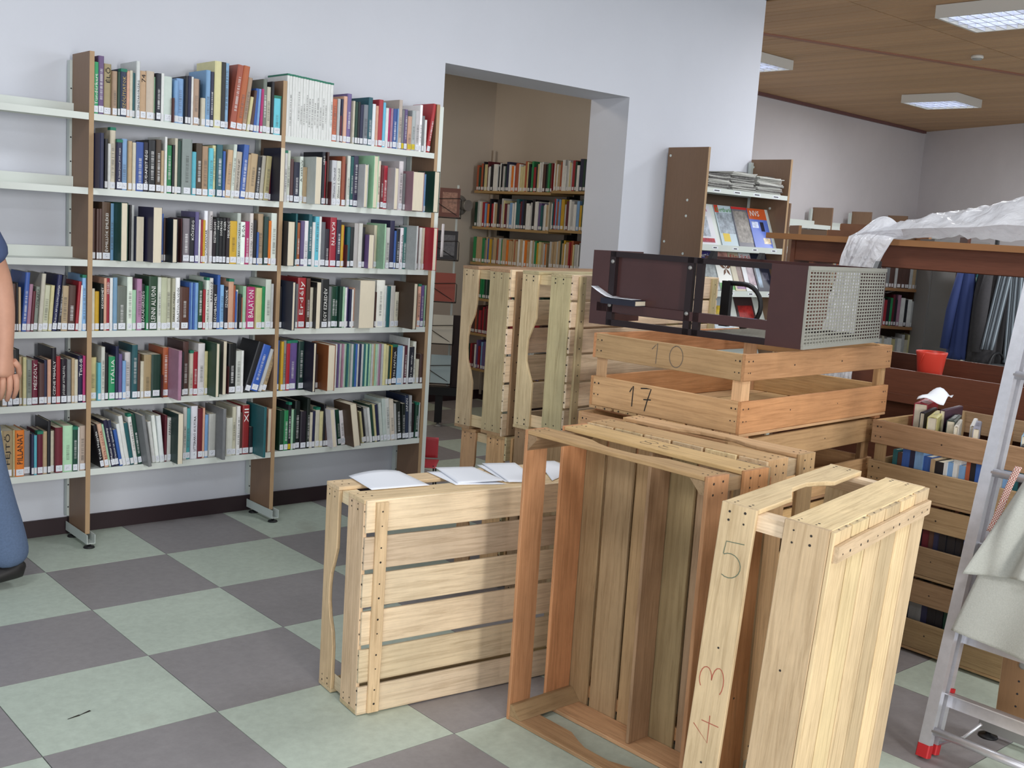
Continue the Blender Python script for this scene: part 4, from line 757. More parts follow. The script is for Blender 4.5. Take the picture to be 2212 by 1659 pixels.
# wooden blocks on top
for lb, x, y, z, dx, dy, dz in (('lower brown wooden block on the top of the bookcase, left of the plastic', 2.68, -1.54, 1.5303, 0.14, 0.21, 0.03), ('upper brown wooden block on the top of the bookcase, left of the plastic', 2.70, -1.545, 1.5607, 0.11, 0.16, 0.032)):
    b = MB().box(0, 0, 0, dx, dy, dz).obj('wooden_block', mat('block_wood', (112, 76, 54), 0.6, nscale=20, namt=0.1), None, T(x, y, z), label=lb, cat='wood block')
    for q in (0, dx-0.012): MB().box(q, dy, 0.002, q+0.012, dy+0.004, dz-0.002).obj('end_cap', M_BCE, b)
# plastic sheet
def plastic():
    mm = bpy.data.materials.new('clear_plastic_film'); mm.use_nodes = True; nt = mm.node_tree; N = nt.nodes; L = nt.links; b = N['Principled BSDF']
    b.inputs['Base Color'].default_value = lin((244, 245, 250)); b.inputs['Roughness'].default_value = 0.22; b.inputs['Specular IOR Level'].default_value = 0.7
    tr = N.new('ShaderNodeBsdfTransparent'); tl = N.new('ShaderNodeBsdfTranslucent'); tl.inputs[0].default_value = lin((244, 244, 248))
    m1 = N.new('ShaderNodeMixShader'); m1.inputs[0].default_value = 0.35; L.new(b.outputs[0], m1.inputs[1]); L.new(tl.outputs[0], m1.inputs[2])
    m2 = N.new('ShaderNodeMixShader'); L.new(m1.outputs[0], m2.inputs[1]); L.new(tr.outputs[0], m2.inputs[2])
    tc = N.new('ShaderNodeTexCoord'); n = N.new('ShaderNodeTexNoise'); n.inputs['Scale'].default_value = 5; n.inputs['Detail'].default_value = 4; n.inputs['Distortion'].default_value = 1; L.new(tc.outputs['Object'], n.inputs['Vector'])
    mr = N.new('ShaderNodeMapRange'); mr.inputs['From Min'].default_value = 0.35; mr.inputs['From Max'].default_value = 0.65; mr.inputs['To Min'].default_value = 0.0; mr.inputs['To Max'].default_value = 0.14; L.new(n.outputs['Fac'], mr.inputs['Value']); L.new(mr.outputs[0], m2.inputs[0])
    n2 = N.new('ShaderNodeTexNoise'); n2.inputs['Scale'].default_value = 14; n2.inputs['Detail'].default_value = 4; n2.inputs['Distortion'].default_value = 1.5; L.new(tc.outputs['Object'], n2.inputs['Vector'])
    bu = N.new('ShaderNodeBump'); bu.inputs['Strength'].default_value = 0.6; bu.inputs['Distance'].default_value = 0.02; L.new(n2.outputs['Fac'], bu.inputs['Height']); L.new(bu.outputs[0], b.inputs['Normal']); L.new(bu.outputs[0], tl.inputs['Normal'])
    L.new(m2.outputs[0], N['Material Output'].inputs['Surface']); return mm
M_PLA = plastic()
def nz(x, y, s): return noise.noise(Vector((x*s, y*s, 3.7)))
def sheet_top(u, v):
    y = -1.575-2.4*u; x = 2.50+0.44*v
    K = ((0, 0), (0.025, 0.05), (0.07, 0.085), (0.123, 0.12), (0.2, 0.15), (0.24, 0.165), (0.27, 0.19), (0.285, 0.20), (0.4, 0.185), (0.6, 0.14), (1, 0.10))
    prof = next(b0+(b1-b0)*(u-a0)/(a1-a0) for (a0, b0), (a1, b1) in zip(K[:-1], K[1:]) if u <= a1+1e-9)
    h = prof*(0.12+0.88*math.sin(PI*min(1, max(0, v*0.86+0.10))))
    wr = 0.016*nz(u*5+0.3*v, v*1.3, 3.1)+0.016*nz(u*11, v*2+u*3, 4.0)+0.009*nz(u*26, v*6, 3.0)+0.004*nz(u*60, v*14, 3.0)
    return (x+0.01*nz(u*20, v, 2), y, 1.5335+max(0.0015, h+wr*min(1, u*12)*min(1, v*9)))
pl = MB().surf(sheet_top, 120, 30).obj('plastic_sheet', M_PLA, None, label='crumpled translucent plastic sheet heaped over the brown bookcase and hanging down its front', cat='plastic sheet')
def sheet_flap(u, v):   # hangs in front of the bookcase at the left end of the sheet
    zt = 1.545+0.085*math.sin(PI*min(1, u*1.1+0.04))**0.6; zb = 0.82+0.05*u
    z = zt+(zb-zt)*v
    y = (1-u)*(-1.575+0.15*v)+u*(-1.795+0.11*min(1, v*3.0)+0.03*v)
    wr = 0.030*nz(u*2.6+v*0.5, v*1.1, 2.4)+0.014*nz(u*6+v, v*2, 3.0)+0.006*nz(u*14, v*5, 3.0)
    if z > 1.535: x = 2.60-0.10*min(1, (zt-z)/max(0.004, zt-1.535))
    else: x = 2.49
    return (x-abs(wr)*min(1, v*6), y, z)
MB().surf(sheet_flap, 60, 60).obj('hanging_flap', M_PLA, pl)
# bucket
t = thing('bucket', 'red plastic bucket standing on the shelf of the brown bookcase', 'bucket', T(2.74, -1.893, 0.856) @ Matrix.Diagonal((0.63, 0.63, 1, 1)))
M_RED = mat('red_plastic', (206, 66, 52), 0.35)
MB().lathe([(0.070, 0), (0.100, 0.165), (0.108, 0.180), (0.108, 0.187), (0.100, 0.187), (0.095, 0.165), (0.066, 0.005)], 28).obj('body', M_RED, t)
MB().tube([(0.106*math.cos(a*PI/14), 0.106*math.sin(a*PI/14)*0.55, 0.178-0.085*math.sin(a*PI/14)) for a in range(15)], 0.0025, 6).obj('bail_handle', M_RED, t)

# ---------------------------------------------------------------- ladder with cloth
LR = rot3((0, -1, 0), (0.2164, 0, 0.9763), (-0.9763, 0, 0.2164)).to_4x4()   # local x = width, y = up the rails, z = towards the open room
lad = thing('stepladder', 'folded aluminium stepladder at the right edge, red plastic feet, grey cloth over a rung', 'ladder', T(1.035, -2.875, 0.0))
M_RPL = mat('red_rubber', (186, 40, 44), 0.5)
def lp(m, n, mt, **kw): return m.obj(n, mt, lad, LR, **kw)
for zz, nm in ((-0.012, 'a'), (-0.062, 'b')):
    for x in (0.0, 0.40):
        m = MB(); s = 0.034
        m.box(x, 0.035, zz, x+s, 2.05, zz+0.002); m.box(x, 0.035, zz-0.022, x+s, 2.05, zz-0.020); m.box(x, 0.035, zz-0.020, x+0.002, 2.05, zz); m.box(x+s-0.002, 0.035, zz-0.020, x+s, 2.05, zz)
        ro = lp(m, 'rail', M_ALU)
        y0 = 0.012 if nm == 'a' else 0.02
        MB().cbox(x-0.002, zz-0.024, y0, x+s+0.002, zz+0.004, 0.05, 0.003).obj('rubber_foot', M_RPL, ro, Matrix(((1, 0, 0, 0), (0, 0, 1, 0), (0, 1, 0, 0), (0, 0, 0, 1))))
for y in (0.095, 0.875, 1.17, 1.46, 1.75): lp(MB().tube([(0.030, y, -0.022), (0.405, y, -0.022)], 0.0125, 12), 'rung', M_ALU)
for y in (0.165, 0.36, 0.62): 
    m = MB(); m.box(0.034, y, -0.082, 0.40, y+0.045, -0.079); m.box(0.034, y+0.042, -0.079, 0.40, y+0.045, -0.030); lp(m, 'tread', M_ALU)
    for x in (0.034, 0.392): lp(MB().box(x, y+0.046, -0.080, x+0.008, y+0.058, -0.064), 'tread_clip', M_RPL)
lp(MB().tube([(0.036, 0.055, -0.07), (0.10, 0.10, -0.07), (0.14, 0.155, -0.07)], 0.005, 6), 'brace', M_ALU)
M_CLO = mat('grey_cotton_cloth', (176, 178, 172), 0.9, nscale=220, namt=0.08, bump=0.3, bscale=300)
def cloth1(u, v):
    y = 0.905-0.335*v; w = 0.04+0.15*v**0.7; x0 = 0.155-0.105*v**0.9
    x = x0+(0.42-x0)*u
    return (x, y+0.05*u*(1-u)*v+0.03*u*v, 0.012+0.03*v+0.016*math.sin(u*13+v*2)*(0.4+v)+0.010*math.sin(u*27-v*4))
def cloth2(u, v):
    y = 0.60-0.20*v; x0 = 0.075-0.035*v; x = x0+(0.42-x0)*u
    return (x, y-0.035*u*v, 0.004+0.02*v+0.008*math.sin(u*11+1)*(0.3+v))
cl = MB().surf(cloth1, 40, 36, thick=0.003).obj('grey_cloth', M_CLO, None, T(1.035, -2.875, 0) @ LR, label='pale grey cloth hanging over a rung of the stepladder at right', cat='cloth')
MB().surf(cloth2, 36, 24, thick=0.003).obj('lower_layer', M_CLO, cl)
MB().surf(lambda u, v: (0.16+0.26*u, 0.905-0.30*v, -0.045-0.012*math.sin(u*9)), 20, 10, thick=0.003).obj('rear_layer', M_CLO, cl)
MB().surf(lambda u, v: (0.16+0.26*u, 0.890+0.016*math.sin(PI*v)+0.005, 0.014-0.060*v), 20, 8, thick=0.003).obj('fold_over_rung', M_CLO, cl)
def strapmat():
    m = mat('red_checked_tape', (212, 196, 184), 0.9); nt = m.node_tree; N = nt.nodes; L = nt.links
    tc = N.new('ShaderNodeTexCoord'); w = N.new('ShaderNodeTexChecker'); w.inputs['Scale'].default_value = 260; w.inputs['Color1'].default_value = lin((214, 204, 194)); w.inputs['Color2'].default_value = lin((168, 92, 84)); L.new(tc.outputs['Object'], w.inputs['Vector']); L.new(w.outputs['Color'], N['Principled BSDF'].inputs['Base Color']); return m
MB().surf(lambda u, v: (0.105+0.020*u-0.035*v, 0.905-0.20*v, 0.012+0.010*v+0.004*math.sin(v*6)), 4, 20, thick=0.002).obj('checked_strap', strapmat(), None, T(1.035, -2.875, 0) @ LR, label='red and white checked strap hanging from the ladder rung beside the cloth', cat='strap')
# laminate shelf end behind the ladder
t = thing('shelf_end', 'brown laminate shelf end panel with steel foot bar on the floor behind the ladder', 'shelf part', T(1.37, -3.1, 0))
p = MB().box(0, -0.30, 0.058, 0.02, 0.145, 0.62).obj('panel', mat('walnut_laminate', (150, 116, 84), 0.5, nscale=24, namt=0.1, stretch=(6, 6, 0.4)), t)
MB().box(0.0, 0.1455, 0.058, 0.02, 0.147, 0.62).obj('edge_band', M_LAME, p, Matrix.Identity(4))
m = MB()
for zz in (0.13, 0.17, 0.21): m.lathe([(0.0035, 0), (0.003, 0.001)], 8, M=Matrix(((0, 0, -1, 0), (1, 0, 0, 0.09), (0, 1, 0, zz), (0, 0, 0, 1))))
m.obj('screw_holes', M_HOLE, t, kind='stuff')
MB().lathe([(0.012, 0), (0.011, 0.003), (0.006, 0.0035)], 16, M=Matrix(((0, 0, -1, 0), (1, 0, 0, 0.085), (0, 1, 0, 0.262), (0, 0, 0, 1)))).obj('cam_cap', M_FOOT, t)
m = MB(); m.box(-0.008, -0.3, 0.022, -0.0055, 0.19, 0.060); m.box(0.0255, -0.3, 0.022, 0.028, 0.19, 0.060); m.box(-0.0055, -0.3, 0.022, 0.0255, 0.19, 0.0245); fb = m.obj('foot_bar', M_FOOT, t)
MB().lathe([(0.030, 0), (0.028, 0.006), (0.009, 0.010), (0.007, 0.0218)], 18, (0.01, 0.165, 0)).obj('levelling_foot', M_BLACK, fb)

# ---------------------------------------------------------------- magazine shelving at the end of the white wall
mg = thing('magazine_shelf', 'magazine shelving with brown side panels at the right end of the white wall', 'shelving', T(4.0, 0.35, 0))
MX0, MX1, MY = 3.555, 4.434, 0.152
def mo(m, n, mt, **kw): return m.obj(n, mt, mg, T(-4.0, -0.35, 0), **kw)
for x in (MX0, MX1):
    p = mo(MB().box(x, MY+0.001, 0.06, x+0.02, 0.482, 2.052), 'side_panel', M_LAM)
    MB().box(x, MY, 0.06, x+0.02, MY+0.001, 2.052).obj('edge_band', M_LAME, p, Matrix.Identity(4))
    for zz, yy in ((2.0, 0.46), (1.72, 0.29), (1.62, 0.29), (1.38, 0.29), (1.27, 0.29), (1.45, 0.455)):
        MB().lathe([(0.009, 0), (0.008, 0.003)], 10, M=Matrix(((0, 0, -1, x), (1, 0, 0, yy), (0, 1, 0, zz), (0, 0, 0, 1)))).obj('screw_cap', M_SHELFW, p, Matrix.Identity(4))
    b = MB(); b.box(x-0.006, MY-0.05, 0.022, x+0.026, 0.48, 0.059); mo(b, 'foot_bar', M_UPR)
    mo(MB().lathe([(0.024, 0), (0.022, 0.006), (0.008, 0.01), (0.006, 0.0218)], 12, (x+0.01, MY-0.02, 0)), 'levelling_foot', M_BLACK)
mo(MB().box(MX1-0.03, 0.46, 0.07, MX1-0.001, 0.482, 2.03), 'upright', M_UPR); mo(MB().box(MX0+0.021, 0.46, 0.07, MX0+0.05, 0.482, 2.03), 'upright', M_UPR)
mx0, mx1 = MX0+0.0206, MX1-0.0006
mo(shelf_board_mesh(mx0, mx1, MY+0.0015, 0.459, 1.806, 0.03), 'shelf', M_SHELFW)
for k, z in enumerate((1.446, 1.152, 0.858, 0.56)):
    m = MB(); m.box(mx0, MY+0.0015, z-0.035, mx1, MY+0.003, z+0.004); m.box(mx0, MY+0.003, z-0.003, mx1, MY+0.05, z)
    A = axes((mx0, MY+0.05, z), (1, 0, 0), (0, 0.42, 1)); m.xbox(A, 0, 0, -0.002, mx1-mx0, 0.285, 0.0)
    mo(m, 'sloped_shelf', M_SHELFW)
    for q in range(4):
        x = mx0+0.10+q*0.21
        mo(MB().box(x, MY+0.0008, z-0.022, x+0.06, MY+0.0014, z-0.008), 'shelf_ticket', M_PAPER)
        MB().box(x+0.012, MY+0.0002, z-0.018, x+0.046, MY+0.0008, z-0.012).obj('ticket_print', M_INK, mg, T(-4.0, -0.35, 0))
for q in range(4): x = mx0+0.06+q*0.21; MB().box(x, MY+0.0006, 1.783, x+0.075, MY+0.0014, 1.799).obj('shelf_ticket', M_PAPER, mg, T(-4.0, -0.35, 0)); MB().box(x+0.01, MY, 1.788, x+0.062, MY+0.0006, 1.794).obj('ticket_print', M_INK, mg, T(-4.0, -0.35, 0))
mo(MB().box(mx0, 0.462, 0.55, mx1, 0.464, 1.80), 'back_sheet', mat('shelf_back_brown', (96, 78, 62), 0.7))
# newspapers
M_NEWS = mat('newsprint', (196, 196, 190), 0.9, nscale=90, namt=0.16, stretch=(1, 1, 3))
M_NEWS2 = mat('newsprint_photo', (120, 118, 116), 0.9, nscale=60, namt=0.5)
for lb, xc, wd, n in (('left pile of folded newspapers on the top magazine shelf', 3.70, 0.22, 12), ('middle pile of folded newspapers on the top magazine shelf', 3.955, 0.25, 15), ('right pile of folded newspapers on the top magazine shelf', 4.245, 0.27, 14)):
    rng = random.Random(int(xc*100)); t = thing('newspaper_pile', lb, 'newspapers', T(xc, 0.30, 1.8065), 'piles of newspapers')
    for k in range(n):
        hh = 0.0078; dx, dy = rng.uniform(-0.012, 0.012), rng.uniform(-0.015, 0.015)
        m = MB(); m.surf(lambda u, v: (-wd/2+wd*u+dx, -0.135+0.29*v+dy, k*hh+0.007+0.002*math.sin(u*4+k)+0.004*(u > 0.8)*(k/n)), 5, 4, thick=0.0055)
        m.obj('newspaper', M_NEWS if rng.random() < 0.8 else M_NEWS2, t)
    MB().surf(lambda u, v: (-0.02+0.11*u, -0.10+0.15*v, n*0.0078+0.0075), 2, 2, thick=0.0004).obj('front_page_print', M_NEWS2, t)
# magazines
def flatq(x0, y0, x1, y1, z=0.0004): m = MB(); m.v = [(x0, y0, z), (x1, y0, z), (x1, y1, z), (x0, y1, z)]; m.quad(0, 1, 2, 3); return m
def magazine(label, x, z, w, h, base, blocks, title=None, tcol=None, yoff=0.0, titles=()):
    A = axes((x, MY+0.0135+yoff, z+0.001), (1, 0, 0), (0, 0.42, 1)) ; A = T(0, 0.034, 0) @ A
    mgz = MB().box(0, 0, 0, w, h, 0.004).obj('magazine', mat('cover_%d_%d_%d' % base, base, 0.3), None, A, label=label, cat='magazine', group='magazines on the sloped shelves')
    for (x0, y0, x1, y1, col, nzs) in blocks:
        flatq(x0*w, y0*h, x1*w, y1*h, 0.0044).obj('cover_picture', mat('print_%d_%d_%d' % col, col, 0.3, nscale=nzs, namt=0.55 if nzs else 0), mgz)
    for (s, x0, y0, ln, hh, mt) in ([(title, 0.08, 0.84, 0.84, 0.11, tcol)] if title else [])+list(titles): lettering('title', s, mt, mgz, (x0*w, y0*h, 0.0048), (1, 0, 0), (0, 1, 0), ln*w, hh*h)
    return mgz
K_ = mat('pink_ink', (190, 120, 160), 0.5); G_ = mat('green_ink', (88, 150, 84), 0.5); R_ = mat('bright_red_ink', (206, 52, 48), 0.5)
z2 = 1.447
magazine('white magazine with pink title half behind the left panel, second magazine row', 3.585, z2, 0.20, 0.27, (222, 222, 228), [(0.1, 0.2, 0.75, 0.72, (170, 178, 190), 25), (0.2, 0.05, 0.9, 0.16, (150, 60, 80), 40)], None, None, 0, [('ida', 0.42, 0.84, 0.42, 0.12, K_), ('BUNKER', 0.3, 0.08, 0.6, 0.07, R_)])
magazine('pale magazine with green title, birds and a yellow seal, second magazine row', 3.835, z2, 0.20, 0.28, (190, 206, 214), [(0.05, 0.3, 0.95, 0.82, (150, 160, 170), 22), (0.15, 0.10, 0.5, 0.30, (220, 190, 60), 0), (0.0, 0.82, 0.2, 1.0, (200, 60, 40), 0)], 'Kertbarát', G_)
magazine('dark magazine crowded with small photographs, red band on top, second magazine row', 4.01, z2, 0.20, 0.28, (110, 108, 118), [(0.05, 0.1, 0.95, 0.9, (140, 134, 128), 30), (0, 0.94, 1, 1, (200, 50, 46), 0)], None, None, -0.0055)
magazine('blue magazine with orange top band and white bird, second magazine row', 4.175, z2, 0.20, 0.28, (96, 120, 204), [(0, 0.72, 1, 1.0, (204, 92, 46), 0), (0.55, 0.1, 0.95, 0.25, (220, 200, 170), 30), (0.1, 0.5, 0.45, 0.66, (200, 210, 236), 30), (0.55, 0.42, 0.75, 0.66, (30, 30, 50), 0)], None, None, -0.011, [('NVS', 0.12, 0.80, 0.5, 0.14, M_INKW)])
z3 = 1.153
magazine('dark magazine at the left end, third magazine row', 3.585, z3, 0.16, 0.27, (60, 58, 64), [(0.2, 0.3, 0.9, 0.8, (160, 120, 116), 20)], None, None, 0)
magazine('purple and white magazine with large white title, third magazine row', 3.685, z3, 0.20, 0.27, (66, 58, 130), [(0, 0.0, 1, 0.72, (150, 158, 160), 16)], 'Kertésze', M_INKW, -0.0055)
magazine('white magazine with brown star flower over a green band, third magazine row', 3.85, z3, 0.20, 0.27, (232, 232, 226), [(0.0, 0.02, 1, 0.2, (88, 160, 80), 0), (0.0, 0.86, 1, 1, (190, 140, 130), 20)], None, None, -0.011)
magazine('beige magazine with a portrait of a woman with dark hair, third magazine row', 4.0, z3, 0.18, 0.27, (196, 186, 160), [(0.3, 0.2, 0.8, 0.7, (120, 92, 84), 12), (0.1, 0.05, 0.8, 0.16, (150, 110, 150), 20)], None, None, -0.0165, [('Élet', 0.1, 0.86, 0.6, 0.10, R_)])
magazine('white magazine with red title and slim figure, third magazine row', 4.11, z3, 0.18, 0.27, (220, 222, 226), [(0.25, 0.15, 0.75, 0.78, (160, 140, 150), 18)], 'Szép', R_, -0.022)
magazine('dark navy magazine with a diagonal light streak, third magazine row', 4.235, z3, 0.175, 0.27, (34, 38, 56), [(0.1, 0.1, 0.35, 0.75, (130, 150, 170), 14), (0.45, 0.3, 0.85, 0.5, (80, 80, 96), 40)], None, None, -0.0275)
fl = None
for o in [q for q in bpy.data.objects if q.get('label', '').startswith('white magazine with brown star')]:
    m = MB()
    for a in range(5):
        an = 0.3+a*2*PI/5; c = Vector((0.10, 0.155, 0.0046)); d = Vector((math.cos(an), math.sin(an), 0)); n = Vector((-d.y, d.x, 0)); k = len(m.v)
        m.v += [tuple(c), tuple(c+d*0.03+n*0.011), tuple(c+d*0.062), tuple(c+d*0.03-n*0.011)]; m.quad(k, k+3, k+2, k+1)
    m.f = [tuple(f[::-1]) for f in m.f]; m.obj('star_flower', mat('brown_petal', (110, 72, 48), 0.5), o)
z4 = 0.859
for lb, x, col, bl in (('red and white magazine, fourth magazine row, left', 3.60, (200, 70, 70), (210, 200, 190)), ('pale magazine with yellow corner, fourth magazine row', 3.86, (196, 206, 214), (220, 190, 70)), ('dark magazine with red picture, fourth magazine row, right', 4.13, (70, 52, 54), (170, 50, 48))):
    magazine(lb, x, z4, 0.2, 0.27, col, [(0.1, 0.3, 0.9, 0.75, bl, 20)])
# ---------------------------------------------------------------- room behind the opening
M_SH2 = mat('light_wood_shelf', (168, 138, 92), 0.6, nscale=20, namt=0.08, stretch=(4, 0.3, 4))
ash = thing('wall_shelves', 'light wood shelves on dark brackets in the room behind the opening, packed with books', 'shelves', T(3.95, 1.9, 0))
AZ = (1.768, 1.478, 1.188, 0.898, 0.608, 0.318)
def ao(m, n, mt, **kw): return m.obj(n, mt, ash, T(-3.95, -1.9, 0), **kw)
for k, z in enumerate(AZ):
    for (a, b, dz) in ((0.95, 1.83, 0.004), (1.835, 2.755, -0.010)): ao(MB().box(3.80, a, z+dz-0.02, 4.03, b, z+dz), 'shelf', M_SH2)
    for y in (1.1, 1.80, 2.6): ao(MB().box(3.95, y-0.015, z-0.075, 4.03, y+0.015, z-0.031), 'bracket', M_BLACK)
for y in (1.1, 1.80, 2.6): ao(MB().box(4.032, y-0.02, 0.1, 4.058, y+0.02, 1.80), 'wall_rail', M_BLACK)
up_ = (0, -1, 0); lf = (-1, 0, 0)
pal_rows = ('oNOyEGWWKoDMWRGrWKtRoDK', 'rOGNTWWRWPbyYWWWWCtKDKoG', 'oORWyEGYYtgtttgttttWtoMBDtGWtE', 'DTpgEKDNR', 'RroMrR', 'RGpDWrbPt')
runs = []
for k, z in enumerate(AZ):
    for (a, b, dz) in ((2.745, 1.845, -0.010), (1.825, 0.97, 0.004)):
        if k > 2 and a < 2: continue
        runs.append(((3.806, a, z+dz+0.0005), up_, lf, a-b-(0.0 if k < 3 else 0.0), 0.185, 0.235 if k != 2 else 0.215, 0.15, pal_rows[k], 1))
stuff_books('shelved_books', 'many small colourful books on the shelves behind the opening', runs)
# leaflet stand
st_ = thing('leaflet_stand', 'dark metal leaflet stand with wire pockets left inside the opening', 'stand', T(2.95, 1.93, 0))
M_WIRE = mat('black_wire', (40, 34, 34), 0.5); M_POST = mat('dark_brown_steel', (46, 30, 28), 0.5)
SR = RZ(math.radians(-38))
def so(m, n, mt, **kw): return m.obj(n, mt, st_, SR, **kw)
so(MB().box(0.045, 0.0, 0.25, 0.12, 0.03, 0.82), 'post', M_POST); so(MB().box(-0.15, -0.04, 0.235, 0.13, 0.06, 0.295), 'base_shelf', M_BLACK)
lg = so(MB().box(-0.055, -0.02, 0.03, 0.0, 0.03, 0.235), 'leg', M_BLACK); MB().lathe([(0.03, 0), (0.028, 0.008), (0.01, 0.012), (0.008, 0.03)], 14, (-0.027, 0.005, 0)).obj('levelling_foot', M_FOOT, lg, Matrix.Identity(4))
so(MB().box(0.02, 0.034, 0.295, 0.035, 0.045, 1.75), 'back_strip', M_UPR)
LE = (('brown folder with a framed cover in the topmost wire pocket of the leaflet stand', 1.515, (104, 64, 54), (150, 112, 96)), ('black leaflet with pale print in the second wire pocket of the leaflet stand', 1.215, (40, 38, 42), (96, 96, 100)),
      ('plain brick red leaflet in the third wire pocket of the leaflet stand', 0.915, (150, 72, 58), None), ('cream book in the fourth wire pocket of the leaflet stand', 0.612, (206, 200, 186), None), ('pale blue picture leaflet in the lowest wire pocket of the leaflet stand', 0.322, (168, 186, 190), None))
for lb, z, c, c2 in LE:
    m = MB()
    m.tube([(-0.11, -0.01, z), (-0.11, -0.055, z), (0.055, -0.055, z), (0.055, -0.01, z)], 0.0035, 6); m.tube([(-0.11, -0.057, z+0.13), (0.045, -0.057, z+0.14), (0.055, -0.05, z+0.13), (0.055, -0.055, z)], 0.003, 6); m.tube([(-0.11, -0.057, z+0.10), (0.05, -0.058, z+0.005)], 0.0025, 6)
    m.tube([(0.03, 0.036, z+0.03), (0.03, -0.012, z)], 0.004, 6)
    so(m, 'wire_pocket', M_WIRE)
    A = T(2.95, 1.93, 0) @ SR @ axes((-0.10, -0.05, z+0.0045), (1, 0, 0), (0, 0.16, 1))
    b = MB().box(0, 0, 0.0, 0.145, 0.205, 0.012).obj('leaflet', mat('leaflet_%d' % c[0], c, 0.5), None, A, label=lb, cat='leaflet')
    if c2: flatq(0.02, 0.03, 0.125, 0.175, 0.0125).obj('cover_print', mat('leaflet_print_%d' % c2[0], c2, 0.5, nscale=60, namt=0.4), b)
MB().surf(lambda u, v: (1.535+0.04*u-1.507+1.507, 0.20+0.03*u, 1.30+0.17*v), 3, 3, thick=0.0008).obj('card', mat('pale_card', (214, 206, 206), 0.7), unit, T(0.25, -0.37, 0))
# round wall fitting
t = thing('wall_fitting', 'round grey metal fitting sticking out of the back wall of the room behind', 'wall fitting', T(3.72, 2.859, 1.63) @ Matrix.Rotation(PI/2, 4, 'X'))
MB().lathe([(0.085, 0), (0.083, 0.02), (0.07, 0.035), (0.05, 0.04)], 24).obj('flange', M_FOOT, t); MB().lathe([(0.034, 0.0405), (0.034, 0.12), (0.045, 0.125), (0.045, 0.14)], 20).obj('stub_pipe', M_FOOT, t)
# red chair beyond the shelving end
t = thing('red_chair', 'low red plastic toddler chair just beyond the right end of the book shelves', 'chair', T(1.645, 0.392, 0) @ Matrix.Diagonal((0.40, 0.40, 0.57, 1)) @ RZ(-0.75))
M_RCH = mat('red_chair_plastic', (190, 66, 74), 0.4)
MB().surf(lambda u, v: (-0.19+0.38*u, -0.19+0.38*v, 0.30-0.012*math.sin(PI*u)*math.sin(PI*v)-0.02*(v < 0.15)), 8, 8, thick=0.012).obj('seat', M_RCH, t)
MB().surf(lambda u, v: (-0.17+0.34*u, 0.195+0.02*v-0.02*math.sin(PI*u), 0.315+0.20*v), 8, 6, thick=0.012).obj('backrest', M_RCH, t)
for x in (-0.15, 0.15):
    for y in (-0.15, 0.15): MB().tube([(x, y, 0.287), (x*1.12, y*1.12, 0.0)], 0.011, 8).obj('leg', M_BLACK, t)
# ---------------------------------------------------------------- far end of the hall
M_BRWD = mat('shelf_pine', (150, 108, 70), 0.6)
fs = thing('far_wooden_shelf', 'brown wooden bookshelf seen through the brown bookcase, left of the grey cabinet', 'bookshelf', T(5.16, -0.19, 0) @ RZ(math.radians(-41)))
def fo(m, n, mt): return m.obj(n, mt, fs)
for x in (-0.62, 0.30): fo(MB().box(x, 0, 0, x+0.02, 0.26, 1.62), 'side_panel', M_BRWD)
FZ = (1.50, 1.225, 0.955, 0.68, 0.40)
for z in FZ: fo(MB().box(-0.5995, 0.005, z-0.02, 0.2995, 0.255, z), 'shelf', M_BRWD)
fo(MB().box(-0.5995, 0.256, 0.1, 0.2995, 0.262, 1.6), 'back_panel', mat('shelf_back_brown', (96, 78, 62), 0.7))
MF = fs.matrix_basis
frs = []
for z, c in ((1.2255, 'GgtoGyMgDoM'), (0.9555, 'WGpWEgBrKGtWR'), (0.6805, 'WCGybW'), (0.4005, '*')):
    frs.append((tuple(MF @ Vector((-0.59, 0.03, z))), tuple(MF.to_3x3() @ Vector((1, 0, 0))), tuple(MF.to_3x3() @ Vector((0, -1, 0))), 0.86, 0.18, 0.225, 0.15, c, 1))
stuff_books('distant_books', 'books on the far brown wooden bookshelf', frs)
bent_sheet('paper_sheet', 'folded white leaflet lying on the books of the far wooden bookshelf', [tuple((MF @ Vector(p))[:2]) for p in ((0.02, 0.03, 0), (0.12, 0.03, 0), (0.12, 0.14, 0), (0.02, 0.14, 0))], 1.186, M_PAPER, lambda u, v: 0.001+0.03*abs(u-0.4))
gc = thing('grey_cabinet', 'dull grey tall cabinet seen through the brown bookcase', 'cabinet', T(5.22, -0.72, 0) @ RZ(math.radians(-48)))
M_GC = mat('grey_cabinet_paint', (124, 122, 120), 0.6, nscale=3, namt=0.06)
MB().box(-0.18, 0.004, 0.04, 0.18, 0.40, 1.58).obj('body', M_GC, gc); MB().box(-0.172, -0.016, 0.06, 0.172, 0.003, 1.56).obj('door', M_GC, gc)
MB().box(-0.17, 0.03, 0, 0.17, 0.37, 0.039).obj('plinth', M_BLACK, gc); MB().tube([(0.13, -0.03, 0.75), (0.13, -0.03, 0.87)], 0.006, 6).obj('handle', M_FOOT, gc)
fs2 = thing('dark_shelf', 'dark bookshelf behind the hanging coats', 'bookshelf', T(5.15, -1.25, 0) @ RZ(math.radians(-52)))
for x in (-0.42, 0.5): MB().box(x, 0, 0, x+0.02, 0.24, 1.6).obj('side_panel', M_BC, fs2)
for z in (1.45, 1.17, 0.9, 0.63): MB().box(-0.3995, 0.003, z-0.02, 0.4995, 0.235, z).obj('shelf', M_SH2, fs2)
M2 = fs2.matrix_basis; frs = []
for z in (1.1705, 0.9005, 0.6305): frs.append((tuple(M2 @ Vector((-0.39, 0.03, z))), tuple(M2.to_3x3() @ Vector((1, 0, 0))), tuple(M2.to_3x3() @ Vector((0, -1, 0))), 0.86, 0.17, 0.22, 0.15, 'CgtGKMyTg', 0))
stuff_books('dim_books', 'dim books on the dark shelf behind the coats', frs)
